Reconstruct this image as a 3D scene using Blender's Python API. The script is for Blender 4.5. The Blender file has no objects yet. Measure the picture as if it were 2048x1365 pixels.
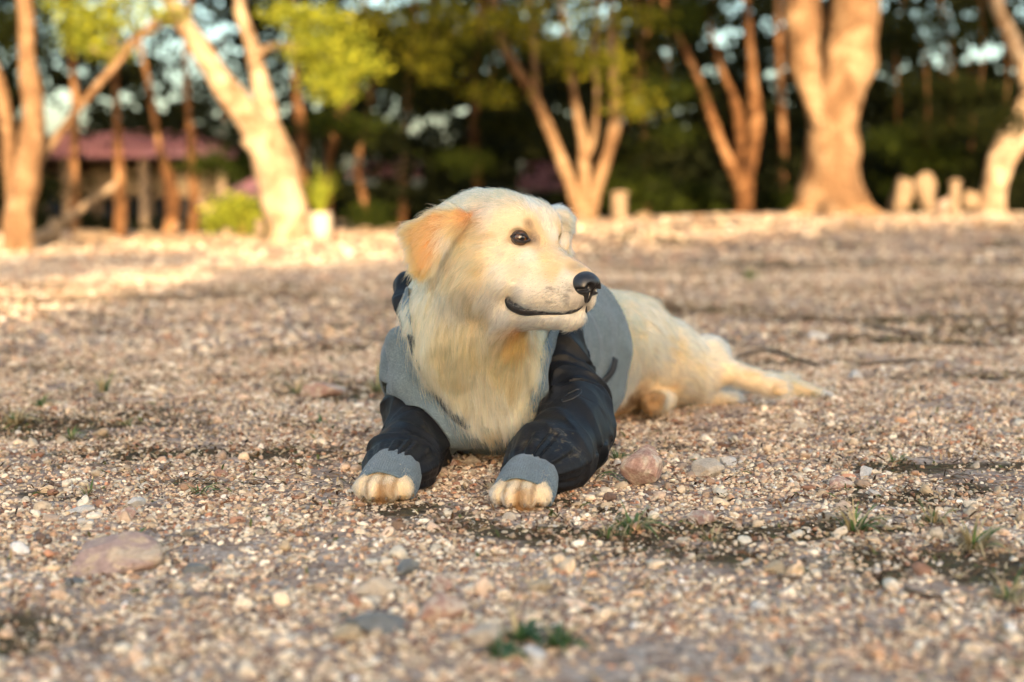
import bpy, math, random, os
import numpy as np
from mathutils import Vector, Matrix, noise as mnoise

# ------------------------------------------------------------------ camera
S = bpy.context.scene
H = .446
TH = math.atan(287/2844.4)
cam_data = bpy.data.cameras.new('camera')
cam = bpy.data.objects.new('camera', cam_data)
S.collection.objects.link(cam)
cam.location = (0, 0, H)
cam.rotation_euler = (math.pi/2-TH, 0, 0)
cam_data.lens = 50
cam_data.sensor_width = 36
cam_data.clip_start = .05
cam_data.clip_end = 600
cam_data.dof.use_dof = True
cam_data.dof.focus_distance = 2.17
cam_data.dof.aperture_fstop = 2.4
S.camera = cam

# ------------------------------------------------------------------ sky, sun, exposure
SUN_EL, SUN_AZ = math.radians(11), math.radians(9)     # low sun behind the camera, to its right
wd = bpy.data.worlds.new('World'); S.world = wd
wd.use_nodes = True
wn = wd.node_tree
sky = wn.nodes.new('ShaderNodeTexSky')
sky.sky_type = 'NISHITA'; sky.sun_disc = False
sky.sun_elevation = SUN_EL
sky.sun_rotation = math.radians(180)-SUN_AZ
sky.air_density = 1.0; sky.dust_density = 4.0; sky.ozone_density = 4.0
bg = wn.nodes['Background']
bg.inputs['Strength'].default_value = .15
wbal = wn.nodes.new('ShaderNodeMix'); wbal.data_type = 'RGBA'; wbal.blend_type = 'MULTIPLY'     # the camera's white balance
wbal.inputs[0].default_value = 1; wbal.inputs[7].default_value = (1.29, 1.0, .70, 1)
wn.links.new(sky.outputs[0], wbal.inputs[6]); wn.links.new(wbal.outputs[2], bg.inputs['Color'])
sun_data = bpy.data.lights.new('sun', 'SUN')
sun_data.energy = 2.4
sun_data.angle = math.radians(.6)
sun_data.color = (1, .72, .42)
sun = bpy.data.objects.new('sun', sun_data); S.collection.objects.link(sun)
# direction the light travels: from behind right of the camera towards the trees
sd = Vector((-math.sin(SUN_AZ)*math.cos(SUN_EL), math.cos(SUN_AZ)*math.cos(SUN_EL), -math.sin(SUN_EL)))
sun.rotation_euler = sd.to_track_quat('-Z', 'Y').to_euler()
sun.location = (8, -20, 8)
S.view_settings.view_transform = 'Standard'
S.view_settings.look = 'None'
S.view_settings.gamma = 1
S.view_settings.use_curve_mapping = False
S.view_settings.exposure = 2.66
S.render.engine = 'CYCLES'
S.cycles.use_denoising = True
S.cycles.max_bounces = 8
S.cycles.transparent_max_bounces = 8
S.cycles.use_adaptive_sampling = True
S.cycles.adaptive_threshold = .02
S.cycles_curves.shape = 'RIBBONS'

# ------------------------------------------------------------------ helpers
F_PX = 2844.4
def W(px, py, Y):
    """a point of the photograph at distance Y in front of the lens, as a place in the scene"""
    rx = (px-1024)/F_PX; ry = (682.5-py)/F_PX
    c, s = math.cos(TH), math.sin(TH)
    dy = c+ry*s; dz = -s+ry*c
    t = Y/dy
    return np.array([rx*t, Y, H+dz*t])
def tag(o, label=None, cat=None, group=None, kind=None):
    if label: o['label'] = label
    if cat: o['category'] = cat
    if group: o['group'] = group
    if kind: o['kind'] = kind
    return o
def mesh_obj(name, verts, faces, mat=None, parent=None, smooth=True):
    me = bpy.data.meshes.new(name)
    verts = np.asarray(verts, np.float32)
    me.vertices.add(len(verts)); me.vertices.foreach_set('co', verts.ravel())
    if isinstance(faces, np.ndarray):
        n, k = faces.shape
        me.loops.add(n*k); me.loops.foreach_set('vertex_index', faces.astype(np.int32).ravel())
        me.polygons.add(n); me.polygons.foreach_set('loop_start', np.arange(0, n*k, k, dtype=np.int32))
    else:
        flat = [i for f in faces for i in f]
        st = np.cumsum([0]+[len(f) for f in faces])[:-1]
        me.loops.add(len(flat)); me.loops.foreach_set('vertex_index', flat)
        me.polygons.add(len(faces)); me.polygons.foreach_set('loop_start', st.astype(np.int32))
    me.update(calc_edges=True); me.validate()
    if smooth: me.polygons.foreach_set('use_smooth', np.ones(len(me.polygons), bool))
    o = bpy.data.objects.new(name, me); S.collection.objects.link(o)
    if mat: me.materials.append(mat)
    if parent: o.parent = parent
    return o
def empty(name, loc=(0, 0, 0)):
    o = bpy.data.objects.new(name, None); S.collection.objects.link(o)
    o.location = loc; o.empty_display_size = .05
    return o
def attach(o, parent):
    """parent while the mesh keeps its place"""
    o.parent = parent
    o.location = (-parent.location[0], -parent.location[1], -parent.location[2])
    return o
def point_attr(o, name, arr, typ='FLOAT_COLOR', domain='POINT'):
    a = o.data.attributes.new(name, typ, domain)
    arr = np.asarray(arr, np.float32)
    if typ == 'FLOAT_COLOR':
        if arr.shape[1] == 3: arr = np.concatenate([arr, np.ones((len(arr), 1), np.float32)], 1)
        a.data.foreach_set('color', arr.ravel())
    elif typ == 'FLOAT_VECTOR': a.data.foreach_set('vector', arr.ravel())
    else: a.data.foreach_set('value', arr.ravel())

class Mat:
    """short way to write a node material"""
    def __init__(s, name):
        s.m = bpy.data.materials.new(name); s.m.use_nodes = True
        s.t = s.m.node_tree; s.b = s.t.nodes['Principled BSDF']; s.out = s.t.nodes['Material Output']
    def n(s, typ, **kw):
        nd = s.t.nodes.new(typ)
        for k, v in kw.items():
            if k.startswith('i_'):
                k = k[2:]
                k = int(k) if k.isdigit() else k.replace('_', ' ')
                nd.inputs[k].default_value = v
            else: setattr(nd, k, v)
        return nd
    def l(s, a, b):
        s.t.links.new(a, b)
    def set(s, **kw):
        for k, v in kw.items(): s.b.inputs[k.replace('_', ' ')].default_value = v
        return s
    def ramp(s, fac, stops):
        r = s.n('ShaderNodeValToRGB'); e = r.color_ramp.elements
        while len(e) < len(stops): e.new(.5)
        for q, (p, c) in zip(e, stops):
            q.position = p; q.color = (*c, 1)
        s.l(fac, r.inputs[0]); return r.outputs[0]
    def noise(s, scale, detail=4, rough=.55, coord='Object', dist=0, vec=None):
        nz = s.n('ShaderNodeTexNoise'); nz.inputs['Scale'].default_value = scale
        nz.inputs['Detail'].default_value = detail; nz.inputs['Roughness'].default_value = rough
        nz.inputs['Distortion'].default_value = dist
        if vec is None:
            if not hasattr(s, 'tc'): s.tc = s.n('ShaderNodeTexCoord')
            vec = s.tc.outputs[coord]
        s.l(vec, nz.inputs['Vector']); return nz.outputs[0]
    def mix(s, fac, a, b, mode='MIX'):
        x = s.n('ShaderNodeMix', data_type='RGBA', blend_type=mode)
        for v, i in ((fac, 0), (a, 6), (b, 7)):
            if hasattr(v, 'links'): s.l(v, x.inputs[i])
            elif i == 0: x.inputs[0].default_value = v
            else: x.inputs[i].default_value = (*v, 1)
        return x.outputs[2]
    def bump(s, h, strength=.5, dist=.01, prev=None):
        b = s.n('ShaderNodeBump'); b.inputs['Strength'].default_value = strength
        b.inputs['Distance'].default_value = dist
        s.l(h, b.inputs['Height'])
        if prev is not None: s.l(prev, b.inputs['Normal'])
        return b.outputs[0]
    def col(s, c): s.l(c, s.b.inputs['Base Color']); return s
    def nor(s, c): s.l(c, s.b.inputs['Normal']); return s

def smoothstep(a, b, x):
    t = np.clip((x-a)/(b-a), 0, 1); return t*t*(3-2*t)

# ------------------------------------------------------------------ solid shapes from distance fields
class Field:
    def __init__(s, lo, hi, h):
        s.lo = np.array(lo, float); s.h = h
        s.n = np.ceil((np.array(hi, float)-s.lo)/h).astype(int)+1
        s.a = np.full(s.n, .3, np.float32)
    def box(s, lo, hi):
        i0 = np.maximum(0, np.floor((np.array(lo)-s.lo)/s.h).astype(int))
        i1 = np.minimum(s.n, np.ceil((np.array(hi)-s.lo)/s.h).astype(int)+1)
        sl = tuple(slice(a, b) for a, b in zip(i0, i1))
        ax = [(s.lo[k]+s.h*np.arange(i0[k], i1[k])).astype(np.float32) for k in range(3)]
        X, Y, Z = np.meshgrid(*ax, indexing='ij')
        return sl, np.stack([X, Y, Z], -1)
    def op(s, fn, lo, hi, k=.01, mode='u'):
        pad = k*1.5+s.h*3
        sl, P = s.box(np.array(lo)-pad, np.array(hi)+pad)
        if P.size == 0: return
        d = fn(P).astype(np.float32)
        a = s.a[sl]
        if mode == 'u':
            hh = np.maximum(k-np.abs(a-d), 0)/k
            s.a[sl] = np.minimum(a, d)-hh*hh*k*.25
        else:
            d = -d
            hh = np.maximum(k-np.abs(a-d), 0)/k
            s.a[sl] = np.maximum(a, d)+hh*hh*k*.25
    def cone(s, a, b, ra, rb, k=.02, mode='u', sq=None):
        a = np.array(a, np.float32); b = np.array(b, np.float32)
        lo = np.minimum(a-ra, b-rb); hi = np.maximum(a+ra, b+rb)
        s.op(lambda P: sd_cone(P, a, b, ra, rb, sq), lo, hi, k, mode)
    def ell(s, c, r, k=.02, mode='u', M=None):
        c = np.array(c, np.float32); r = np.array(r, np.float32); R = r.max()
        s.op(lambda P: sd_ell(P, c, r, M), c-R, c+R, k, mode)
    def mesh(s):
        return surface_nets(s.a, s.lo, s.h)
def sd_cone(P, a, b, ra, rb, sq=None):
    ab = b-a; pa = P-a
    if sq is not None:                # squashed along one direction: (unit direction, factor > 1)
        u = np.array(sq[0], np.float32); f = sq[1]-1
        pa = pa+(pa@u)[..., None]*u*f
        ab = ab+(ab@u)*u*f
    t = np.clip((pa@ab)/(ab@ab), 0, 1)
    d = pa-t[..., None]*ab
    return np.sqrt((d*d).sum(-1))-(ra+t*(rb-ra))
def sd_ell(P, c, r, M=None):
    q = P-c
    if M is not None: q = q@np.asarray(M, np.float32).T
    k0 = np.sqrt(((q/r)**2).sum(-1)); k1 = np.sqrt(((q/(r*r))**2).sum(-1))
    return k0*(k0-1)/np.maximum(k1, 1e-6)
def surface_nets(a, lo, h):
    ins = a < 0
    n = np.array(a.shape)
    c = ins[:-1, :-1, :-1]
    allin = c.copy(); anyin = c.copy()
    for i in (0, 1):
        for j in (0, 1):
            for k in (0, 1):
                q = ins[i:n[0]-1+i, j:n[1]-1+j, k:n[2]-1+k]
                allin &= q; anyin |= q
    act = anyin & ~allin
    idx = np.argwhere(act)
    num = np.full(act.shape, -1, np.int64); num[act] = np.arange(len(idx))
    acc = np.zeros((len(idx), 3)); cnt = np.zeros(len(idx))
    corners = [(i, j, k) for i in (0, 1) for j in (0, 1) for k in (0, 1)]
    V = {q: a[idx[:, 0]+q[0], idx[:, 1]+q[1], idx[:, 2]+q[2]] for q in corners}
    for q in corners:
        for ax in range(3):
            if q[ax] == 0:
                r = list(q); r[ax] = 1; r = tuple(r)
                v0, v1 = V[q], V[r]
                m = (v0 < 0) != (v1 < 0)
                t = np.where(m, v0/np.where(m, v0-v1, 1), 0)
                p = np.tile(np.array(q, float), (len(idx), 1)); p[:, ax] = t
                acc[m] += p[m]; cnt[m] += 1
    vert = lo+h*(idx+acc/cnt[:, None])
    faces = []
    for ax in range(3):
        b_, c_ = [(1, 2), (2, 0), (0, 1)][ax]
        sl0 = [slice(None)]*3; sl1 = [slice(None)]*3
        sl0[ax] = slice(0, -1); sl1[ax] = slice(1, None)
        x = ins[tuple(sl0)] != ins[tuple(sl1)]
        e = np.argwhere(x)
        e = e[(e[:, b_] > 0) & (e[:, c_] > 0) & (e[:, b_] < n[b_]-1) & (e[:, c_] < n[c_]-1)]
        ob = np.zeros(3, int); ob[b_] = 1; oc = np.zeros(3, int); oc[c_] = 1
        q = [num[tuple((e-o).T)] for o in (ob+oc, oc, 0*ob, ob)]
        f = np.stack(q, 1)
        fl = ~ins[tuple(e.T)]
        f[fl] = f[fl][:, ::-1]
        faces.append(f)
    return vert, np.concatenate(faces)
def sample(F, P):
    """trilinear value of a field at points"""
    q = (P-F.lo)/F.h
    i = np.clip(np.floor(q).astype(int), 0, F.n-2); t = q-i
    r = 0
    for a in (0, 1):
        for b in (0, 1):
            for c in (0, 1):
                w = (t[:, 0] if a else 1-t[:, 0])*(t[:, 1] if b else 1-t[:, 1])*(t[:, 2] if c else 1-t[:, 2])
                r = r+w*F.a[i[:, 0]+a, i[:, 1]+b, i[:, 2]+c]
    return r
def grad(F, P, e=.004):
    g = np.stack([sample(F, P+np.eye(3)[k]*e)-sample(F, P-np.eye(3)[k]*e) for k in range(3)], 1)
    return g/np.maximum(np.linalg.norm(g, axis=1, keepdims=True), 1e-9)
def nz3(P, scale, seed=0.):
    """cheap smooth pseudo-noise in numpy: sum of turned sines, about -1..1"""
    P = np.asarray(P, np.float32)*np.float32(scale)
    rng = np.random.RandomState(int(seed)+7)
    r = 0
    for k in range(6):
        d = rng.normal(size=3); d /= np.linalg.norm(d); f = rng.uniform(.7, 1.8)
        e = rng.normal(size=3)
        r = r+np.sin(P@(d*f*2*np.pi).astype(np.float32)+np.float32(rng.uniform(0, 6))+np.float32(1.2)*np.sin(P@(e*1.3).astype(np.float32)+k))
    return r/3.2
def catmull(P, n):
    P = np.asarray(P, float); Q = np.vstack([2*P[0]-P[1], P, 2*P[-1]-P[-2]]); out = []
    for i in range(1, len(Q)-2):
        for t in np.arange(n)/n:
            p0, p1, p2, p3 = Q[i-1:i+3]
            out.append(.5*((2*p1)+(-p0+p2)*t+(2*p0-5*p1+4*p2-p3)*t*t+(-p0+3*p1-3*p2+p3)*t**3))
    out.append(P[-1]); return np.array(out)
def tube(name, pts, rad, mat, parent, ns=10, n=5, flat=None):
    P = catmull(pts, n); r = catmull(np.array(rad)[:, None], n)[:, 0]
    V = []; up = np.array([0, 0, 1.])
    T = np.gradient(P, axis=0); T /= np.linalg.norm(T, axis=1, keepdims=True)
    u = np.cross(T[0], up); u /= np.linalg.norm(u)
    for k in range(len(P)):
        u = u-(u@T[k])*T[k]; u /= np.linalg.norm(u); v = np.cross(T[k], u)
        for i in range(ns):
            a = 2*math.pi*i/ns; V.append(P[k]+r[k]*(math.cos(a)*u+math.sin(a)*v))
    m = len(P); Fc = [(k*ns+i, k*ns+(i+1) % ns, (k+1)*ns+(i+1) % ns, (k+1)*ns+i) for k in range(m-1) for i in range(ns)]
    Fc += [tuple(range(ns))[::-1], tuple((m-1)*ns+i for i in range(ns))]
    return mesh_obj(name, V, Fc, mat, parent)
# ================================================================== ground
def terrain(x, y):
    x = np.asarray(x, float); y = np.asarray(y, float)
    z = .010*np.sin(x*1.7+.6*y+.4)*np.sin(y*1.3-.5*x)+.005*np.sin(x*4.1-1.2*y)*np.sin(y*3.7+x)
    z = z*smoothstep(.0, .6, np.hypot((x-.1)/1.1, (y-2.55)/1.1)-.35)
    z = z+.26*smoothstep(11, 17.5, y)*smoothstep(-4.5, 4, x)
    z = z-2.3*smoothstep(18.5, 27, y)*(1-.45*smoothstep(2, 9, x))
    z = z-1.2*smoothstep(-3, -14, y)*0
    return z
def blob(x, y, cx, cy, rx, ry):
    return np.exp(-(((x-cx)/rx)**2+((y-cy)/ry)**2))
def px_ground(px, py):
    """where a place on the flat near ground lies"""
    Y = 1268./max(py-395.5, 1); Y = H/((py-395.5)/F_PX)
    return (px-1024)/F_PX*Y, Y
LIT = [(60, 850, .30, .16, .9), (180, 860, .25, .14, .6), (450, 915, .22, .035, .9), (600, 900, .12, .03, .7), (50, 1290, .16, .10, .5), (260, 1330, .10, .06, .3), (100, 1000, .12, .07, .5),
       (1560, 1080, .22, .030, .85), (1350, 1070, .10, .03, .9), (1760, 1075, .12, .035, .9), (1900, 1000, .14, .07, .8), (1980, 1160, .16, .08, 1.), (1850, 940, .16, .05, .7), (1700, 900, .16, .04, .4),
       (1600, 730, .30, .05, .7), (1830, 690, .4, .10, .5), (1230, 915, .05, .03, .8), (1400, 900, .12, .03, .5), (300, 1010, .10, .03, .4), (960, 905, .20, .05, .9), (1330, 860, .12, .03, .4),
       (760, 790, .2, .1, .5), (1050, 1330, .06, .03, .6), (650, 1240, .10, .03, .4), (1300, 620, .8, .22, .45), (1900, 640, .9, .2, .6), (1450, 540, 1.2, .5, .6), (1800, 530, 1.6, .6, .65), (1150, 520, 1.2, .4, .35), (700, 540, 1.3, .4, .4), (1950, 760, .4, .08, .5), (1250, 1000, .10, .03, .4), (600, 700, .5, .16, .3), (250, 600, .6, .3, .3), (1100, 1090, .14, .03, .35)]
def litter(x, y):
    """0 clean gravel .. 1 dark mat of moss and dead bits"""
    v = 0*x
    wx = x+.030*nz3(np.stack([x, y, 0*x], -1).reshape(-1, 3), 6, 90).reshape(np.shape(x)); wy = y+.035*nz3(np.stack([x, y, 0*x], -1).reshape(-1, 3), 7, 91).reshape(np.shape(x))
    for px, py, rx, ry, k in LIT:
        cx, cy = px_ground(px, py); v = np.maximum(v, k*blob(wx, wy, cx, cy, rx, ry))
    P = np.stack([x, y*1.6, 0*x], -1).reshape(-1, 3)
    n = (nz3(P, .9, 41)*.30+nz3(P, 3.1, 42)*.28+nz3(P, 8.5, 43)*.22).reshape(np.shape(x))
    return np.clip((v*1.25+n*.95-.02+.30*smoothstep(8, 14, y))*1.4, 0, 1)
def axis_pts(lo, hi, c, fine, grow):
    a = [c]; s = fine
    while a[-1] < hi: a.append(a[-1]+s); s *= grow
    b = [c]; s = fine
    while b[-1] > lo: b.append(b[-1]-s); s *= grow
    return np.array(b[:0:-1]+a)
gx = axis_pts(-160, 160, 0, .028, 1.030); gy = axis_pts(-70, 260, 2.4, .022, 1.026)
GX, GY = np.meshgrid(gx, gy, indexing='ij')
GZ = terrain(GX, GY)
Pn = np.stack([GX, GY, 0*GX], -1).reshape(-1, 3)
nearw = np.exp(-((GX)**2+(GY-2.5)**2)/20)
GZ = GZ+nearw*(.0022*nz3(Pn, 9, 51)+.0014*nz3(Pn, 22, 52)).reshape(GX.shape)
nx_, ny_ = GX.shape
V = np.stack([GX, GY, GZ], -1).reshape(-1, 3)
ii = np.arange(nx_*ny_).reshape(nx_, ny_)
Fq = np.stack([ii[:-1, :-1], ii[1:, :-1], ii[1:, 1:], ii[:-1, 1:]], -1).reshape(-1, 4)
mg = Mat('gravelly_soil').set(Roughness=.95, Specular_IOR_Level=.15)
la = mg.n('ShaderNodeAttribute', attribute_name='litter')
mg.tc = mg.n('ShaderNodeTexCoord')
def vor_(m, sc, feat='F1', rnd=1.):
    v = m.n('ShaderNodeTexVoronoi', feature=feat); v.inputs['Scale'].default_value = sc
    v.inputs['Randomness'].default_value = rnd
    m.l(m.tc.outputs['Object'], v.inputs['Vector']); return v
v1 = vor_(mg, 95); v2 = vor_(mg, 260); v3 = vor_(mg, 24)
cb = mg.ramp(mg.noise(7, 5, .6), [(.3, (.10, .052, .025)), (.5, (.25, .155, .088)), (.7, (.46, .32, .20))])
sep = mg.n('ShaderNodeSeparateColor'); mg.l(v1.outputs['Color'], sep.inputs[0])
cs = mg.ramp(sep.outputs[0], [(0, (.20, .13, .10)), (.25, (.46, .30, .23)), (.5, (.58, .44, .35)), (.75, (.66, .56, .48)), (1, (.42, .36, .32))])
sep3 = mg.n('ShaderNodeSeparateColor'); mg.l(v3.outputs['Color'], sep3.inputs[0])
cs3 = mg.ramp(sep3.outputs[0], [(0, (.22, .16, .13)), (.3, (.42, .30, .23)), (.7, (.58, .46, .37)), (1, (.70, .62, .54))])
base = mg.mix(.62, cb, cs)
sepd = mg.ramp(v1.outputs['Distance'], [(.25, (1, 1, 1)), (.62, (.45, .40, .38))])
base = mg.mix(.8, base, sepd, 'MULTIPLY')
base = mg.mix(.30, base, cs3)
lit_c = mg.ramp(mg.noise(60, 6, .7), [(.3, (.035, .024, .014)), (.5, (.10, .066, .036)), (.64, (.10, .095, .04)), (.8, (.26, .19, .11))])
lf = mg.n('ShaderNodeMath', operation='ADD'); mg.l(la.outputs['Fac'], lf.inputs[0])
ln_ = mg.n('ShaderNodeMath', operation='MULTIPLY_ADD'); mg.l(mg.noise(38, 5, .7), ln_.inputs[0]); ln_.inputs[1].default_value = 1.0; ln_.inputs[2].default_value = -.5
mg.l(ln_.outputs[0], lf.inputs[1])
lr = mg.ramp(lf.outputs[0], [(.32, (0, 0, 0)), (.68, (1, 1, 1))])
mg.col(mg.mix(lr, base, lit_c))
mg.nor(mg.bump(v2.outputs['Distance'], .5, .003, mg.bump(v1.outputs['Distance'], .9, .008)))
ground = mesh_obj('ground', V, Fq, mg.m)
tag(ground, 'pinkish gravel yard with dark mossy patches', None, None, 'structure')
point_attr(ground, 'litter', litter(V[:, 0], V[:, 1]), 'FLOAT')

# ---- stones
def stone_mesh(name, seed, mat, sub=3, squash=(1, .8, .6), rough=.22, facets=9, cut=(.56, .92)):
    """angular worn stone of unit radius"""
    import bmesh
    bm = bmesh.new(); bmesh.ops.create_icosphere(bm, subdivisions=sub, radius=1)
    r = np.random.RandomState(seed)
    V = np.array([v.co[:] for v in bm.verts])
    N = r.normal(size=(facets, 3)); N /= np.linalg.norm(N, axis=1, keepdims=True); dd = r.uniform(*cut, facets)
    for nn_, d_ in zip(N, dd):
        t = V@nn_-d_; m = t > 0
        V[m] -= nn_*(t[m]*.95)[:, None]
    V = V*(1+rough*.35*nz3(V, .35, seed)+rough*.16*nz3(V, 1.1, seed+3))[:, None]
    if sub > 3: V = V*(1+.02*nz3(V, 4, seed+5)+.012*nz3(V, 9, seed+6))[:, None]
    V = V*np.array(squash)
    for v, c in zip(bm.verts, V): v.co = c
    me = bpy.data.meshes.new(name); bm.to_mesh(me); bm.free()
    me.polygons.foreach_set('use_smooth', np.ones(len(me.polygons), bool))
    me.materials.append(mat); return me
mpeb = Mat('pebble').set(Roughness=.85, Specular_IOR_Level=.2)
ia = mpeb.n('ShaderNodeAttribute', attribute_name='pcol', attribute_type='INSTANCER')
nm = mpeb.ramp(mpeb.noise(2.2, 4, .65), [(.3, (.72, .68, .65)), (.6, (1.08, 1.06, 1.03))])
mpeb.col(mpeb.mix(.9, ia.outputs['Color'], nm, 'MULTIPLY'))
mpeb.nor(mpeb.bump(mpeb.noise(5, 3), .25, .1))
pebs = []
for k in range(9):
    me = stone_mesh('pebble_shape', 100+k, mpeb.m, 2, (1, random.uniform(.65, .95), random.uniform(.45, .8)), .34, 12)
    pebs.append(bpy.data.objects.new('pebble_shape', me))
rng = np.random.RandomState(11)
def scatter(y0, y1, dens, smin, smax, seed, pw=2.6, cut=.72, xpad=.25, kx=.42):
    r = np.random.RandomState(seed)
    n = int(dens*((y1-y0)*(kx*(y0+y1)+2*xpad)))
    u = r.rand(n); a = kx*2/2
    y = np.sqrt(y0*y0+u*(y1*y1-y0*y0)); x = (r.rand(n)*2-1)*(kx*y+xpad)
    L = litter(x, y)
    P = np.stack([x, y, 0*x], -1)
    bare = nz3(P, 2.2, 61)*.5+nz3(P, 7, 62)*.4
    keep = (r.rand(n) > L*cut) & (r.rand(n) > np.clip(bare*1.45+.04, 0, .86))
    x, y, L = x[keep], y[keep], L[keep]; n = len(x)
    s = smin+(smax-smin)*r.rand(n)**pw
    return x, y, s, L
X1, Y1_, S1, L1 = scatter(1.02, 4.2, 30000, .0016, .0058, 1, 2.2)
X2, Y2_, S2, L2 = scatter(4.2, 9.5, 2100, .005, .014, 2, kx=.6)
X3, Y3_, S3, L3 = scatter(1.02, 4.4, 750, .0050, .0140, 3, 2.4, .8)
X4, Y4_, S4, L4 = scatter(9.5, 17, 260, .010, .030, 4, 3, kx=.7)
X = np.concatenate([X1, X2, X3, X4]); Y = np.concatenate([Y1_, Y2_, Y3_, Y4_]); SS = np.concatenate([S1, S2, S3, S4]); LL_ = np.concatenate([L1, L2, L3, L4])
n = len(X)
Z = terrain(X, Y)+SS*rng.uniform(-.25, .45, n)+.0005
# none inside the paws or cloth
pal = np.array([(.66, .49, .36), (.70, .57, .42), (.80, .70, .56), (.50, .32, .21), (.86, .78, .64), (.34, .19, .13), (.62, .48, .32), (.27, .24, .20), (.60, .30, .18), (.66, .50, .34), (.78, .74, .70), (.22, .15, .12)])
pw_ = np.array([.20, .20, .15, .11, .07, .07, .05, .02, .02, .05, .02, .04]); pw_ /= pw_.sum()
col = pal[rng.choice(len(pal), n, p=pw_)]*rng.uniform(.55, 1.22, (n, 1))
col = col*(1-.35*LL_[:, None]*rng.rand(n, 1))
pc = bpy.data.meshes.new('gravel'); pc.vertices.add(n); pc.vertices.foreach_set('co', np.stack([X, Y, Z], -1).astype(np.float32).ravel())
gravel = bpy.data.objects.new('gravel', pc); S.collection.objects.link(gravel)
tag(gravel, 'loose pinkish and white gravel over the yard', None, None, 'stuff')
point_attr(gravel, 'pcol', col)
rot = np.stack([rng.uniform(-.5, .5, n), rng.uniform(-.5, .5, n), rng.uniform(0, 6.28, n)], -1)
point_attr(gravel, 'prot', rot, 'FLOAT_VECTOR')
scl = SS[:, None]*rng.uniform(.8, 1.25, (n, 3)); point_attr(gravel, 'pscl', scl, 'FLOAT_VECTOR')
# build one shape list: each source must arrive as its own instance
def instance_tree(name, sources):
    ng = bpy.data.node_groups.new(name, 'GeometryNodeTree')
    ng.interface.new_socket('Geometry', in_out='INPUT', socket_type='NodeSocketGeometry')
    ng.interface.new_socket('Geometry', in_out='OUTPUT', socket_type='NodeSocketGeometry')
    N = ng.nodes; Lk = ng.links
    gi = N.new('NodeGroupInput'); go = N.new('NodeGroupOutput')
    j = N.new('GeometryNodeGeometryToInstance')
    for o in sources:
        oi = N.new('GeometryNodeObjectInfo'); oi.inputs['Object'].default_value = o
        Lk.new(oi.outputs['Geometry'], j.inputs[0])
    def na(nm_, typ):
        a = N.new('GeometryNodeInputNamedAttribute'); a.data_type = typ; a.inputs['Name'].default_value = nm_; return a.outputs['Attribute']
    mp = N.new('GeometryNodeMeshToPoints'); ip = N.new('GeometryNodeInstanceOnPoints')
    Lk.new(gi.outputs[0], mp.inputs['Mesh']); Lk.new(mp.outputs[0], ip.inputs['Points'])
    Lk.new(j.outputs[0], ip.inputs['Instance'])
    ip.inputs['Pick Instance'].default_value = True
    ri = N.new('FunctionNodeRandomValue'); ri.data_type = 'INT'
    mi = [s_ for s_ in ri.inputs if s_.type == 'INT' and s_.name in ('Min', 'Max')]
    mi[0].default_value = 0; mi[1].default_value = len(sources)-1
    Lk.new([s_ for s_ in ri.outputs if s_.type == 'INT'][0], ip.inputs['Instance Index'])
    Lk.new(na('prot', 'FLOAT_VECTOR'), ip.inputs['Rotation']); Lk.new(na('pscl', 'FLOAT_VECTOR'), ip.inputs['Scale'])
    Lk.new(ip.outputs[0], go.inputs[0]); return ng
md = gravel.modifiers.new('gravel', 'NODES'); md.node_group = instance_tree('gravel', pebs)

# ---- larger stones, each its own thing
def stone_mat(name, stops, sc=9, rough=.9):
    m = Mat(name).set(Roughness=rough, Specular_IOR_Level=.2)
    c = m.ramp(m.noise(sc*.22, 6, .65, dist=.4), stops)
    d_ = m.ramp(m.noise(sc, 4, .7), [(.3, (.72, .70, .68)), (.65, (1.08, 1.08, 1.08))])
    m.col(m.mix(1, c, d_, 'MULTIPLY')); m.nor(m.bump(m.noise(sc*1.3, 5, .7), .55, .06)); return m.m
M_pink = stone_mat('pink_stone', [(.34, (.44, .26, .21)), (.46, (.54, .36, .30)), (.54, (.66, .52, .40)), (.64, (.74, .66, .58))])
M_cream = stone_mat('cream_stone', [(.3, (.56, .46, .36)), (.6, (.68, .60, .50)), (.8, (.74, .70, .64))])
M_white = stone_mat('white_stone', [(.3, (.62, .58, .54)), (.7, (.78, .76, .72))])
M_slate = stone_mat('slate', [(.3, (.17, .18, .18)), (.6, (.24, .25, .25)), (.8, (.30, .30, .29))], 6, .7)
M_buff = stone_mat('buff_stone', [(.3, (.44, .35, .24)), (.6, (.58, .48, .34)), (.8, (.66, .58, .46))])
M_mauve = stone_mat('mauve_stone', [(.30, (.42, .30, .27)), (.46, (.50, .37, .33)), (.56, (.64, .50, .36)), (.7, (.70, .60, .50))])
def stone(px, py, w, h, dpt, mat, seed, label, rz=0., cat='stone', tilt=(0, 0), sink=.22, grp=None, name='stone'):
    """w, h, dpt in metres"""
    x, y = px_ground(px, py)
    me = stone_mesh(name, seed, mat, 4, (1, 1, 1), .20, 18, (.50, .84))
    o = bpy.data.objects.new(name, me); S.collection.objects.link(o)
    o.scale = (w/1.75, dpt/1.75, h/1.75); o.rotation_euler = (tilt[0], tilt[1], rz)
    o.location = (x, y+dpt*.35, float(terrain(x, y))+h*(.5-sink)); tag(o, label, cat, grp); return o
stone(1303, 984, .074, .082, .060, M_pink, 201, 'angular pink and cream stone standing upright right of the dog', .4, sink=.12)
stone(1425, 962, .060, .034, .050, M_cream, 202, 'flat cream stone lying right of the upright pink stone', .9)
stone(1465, 938, .034, .022, .03, M_white, 203, 'small white stone touching the back of the flat cream stone', .1)
stone(1410, 1062, .050, .028, .04, M_pink, 204, 'low pink stone behind the dry grass tuft right of centre', 1.1)
stone(190, 1160, .118, .052, .085, M_mauve, 205, 'largest mauve and tan rock at the lower left', .25, sink=.30, name='rock', cat='rock')
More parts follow.
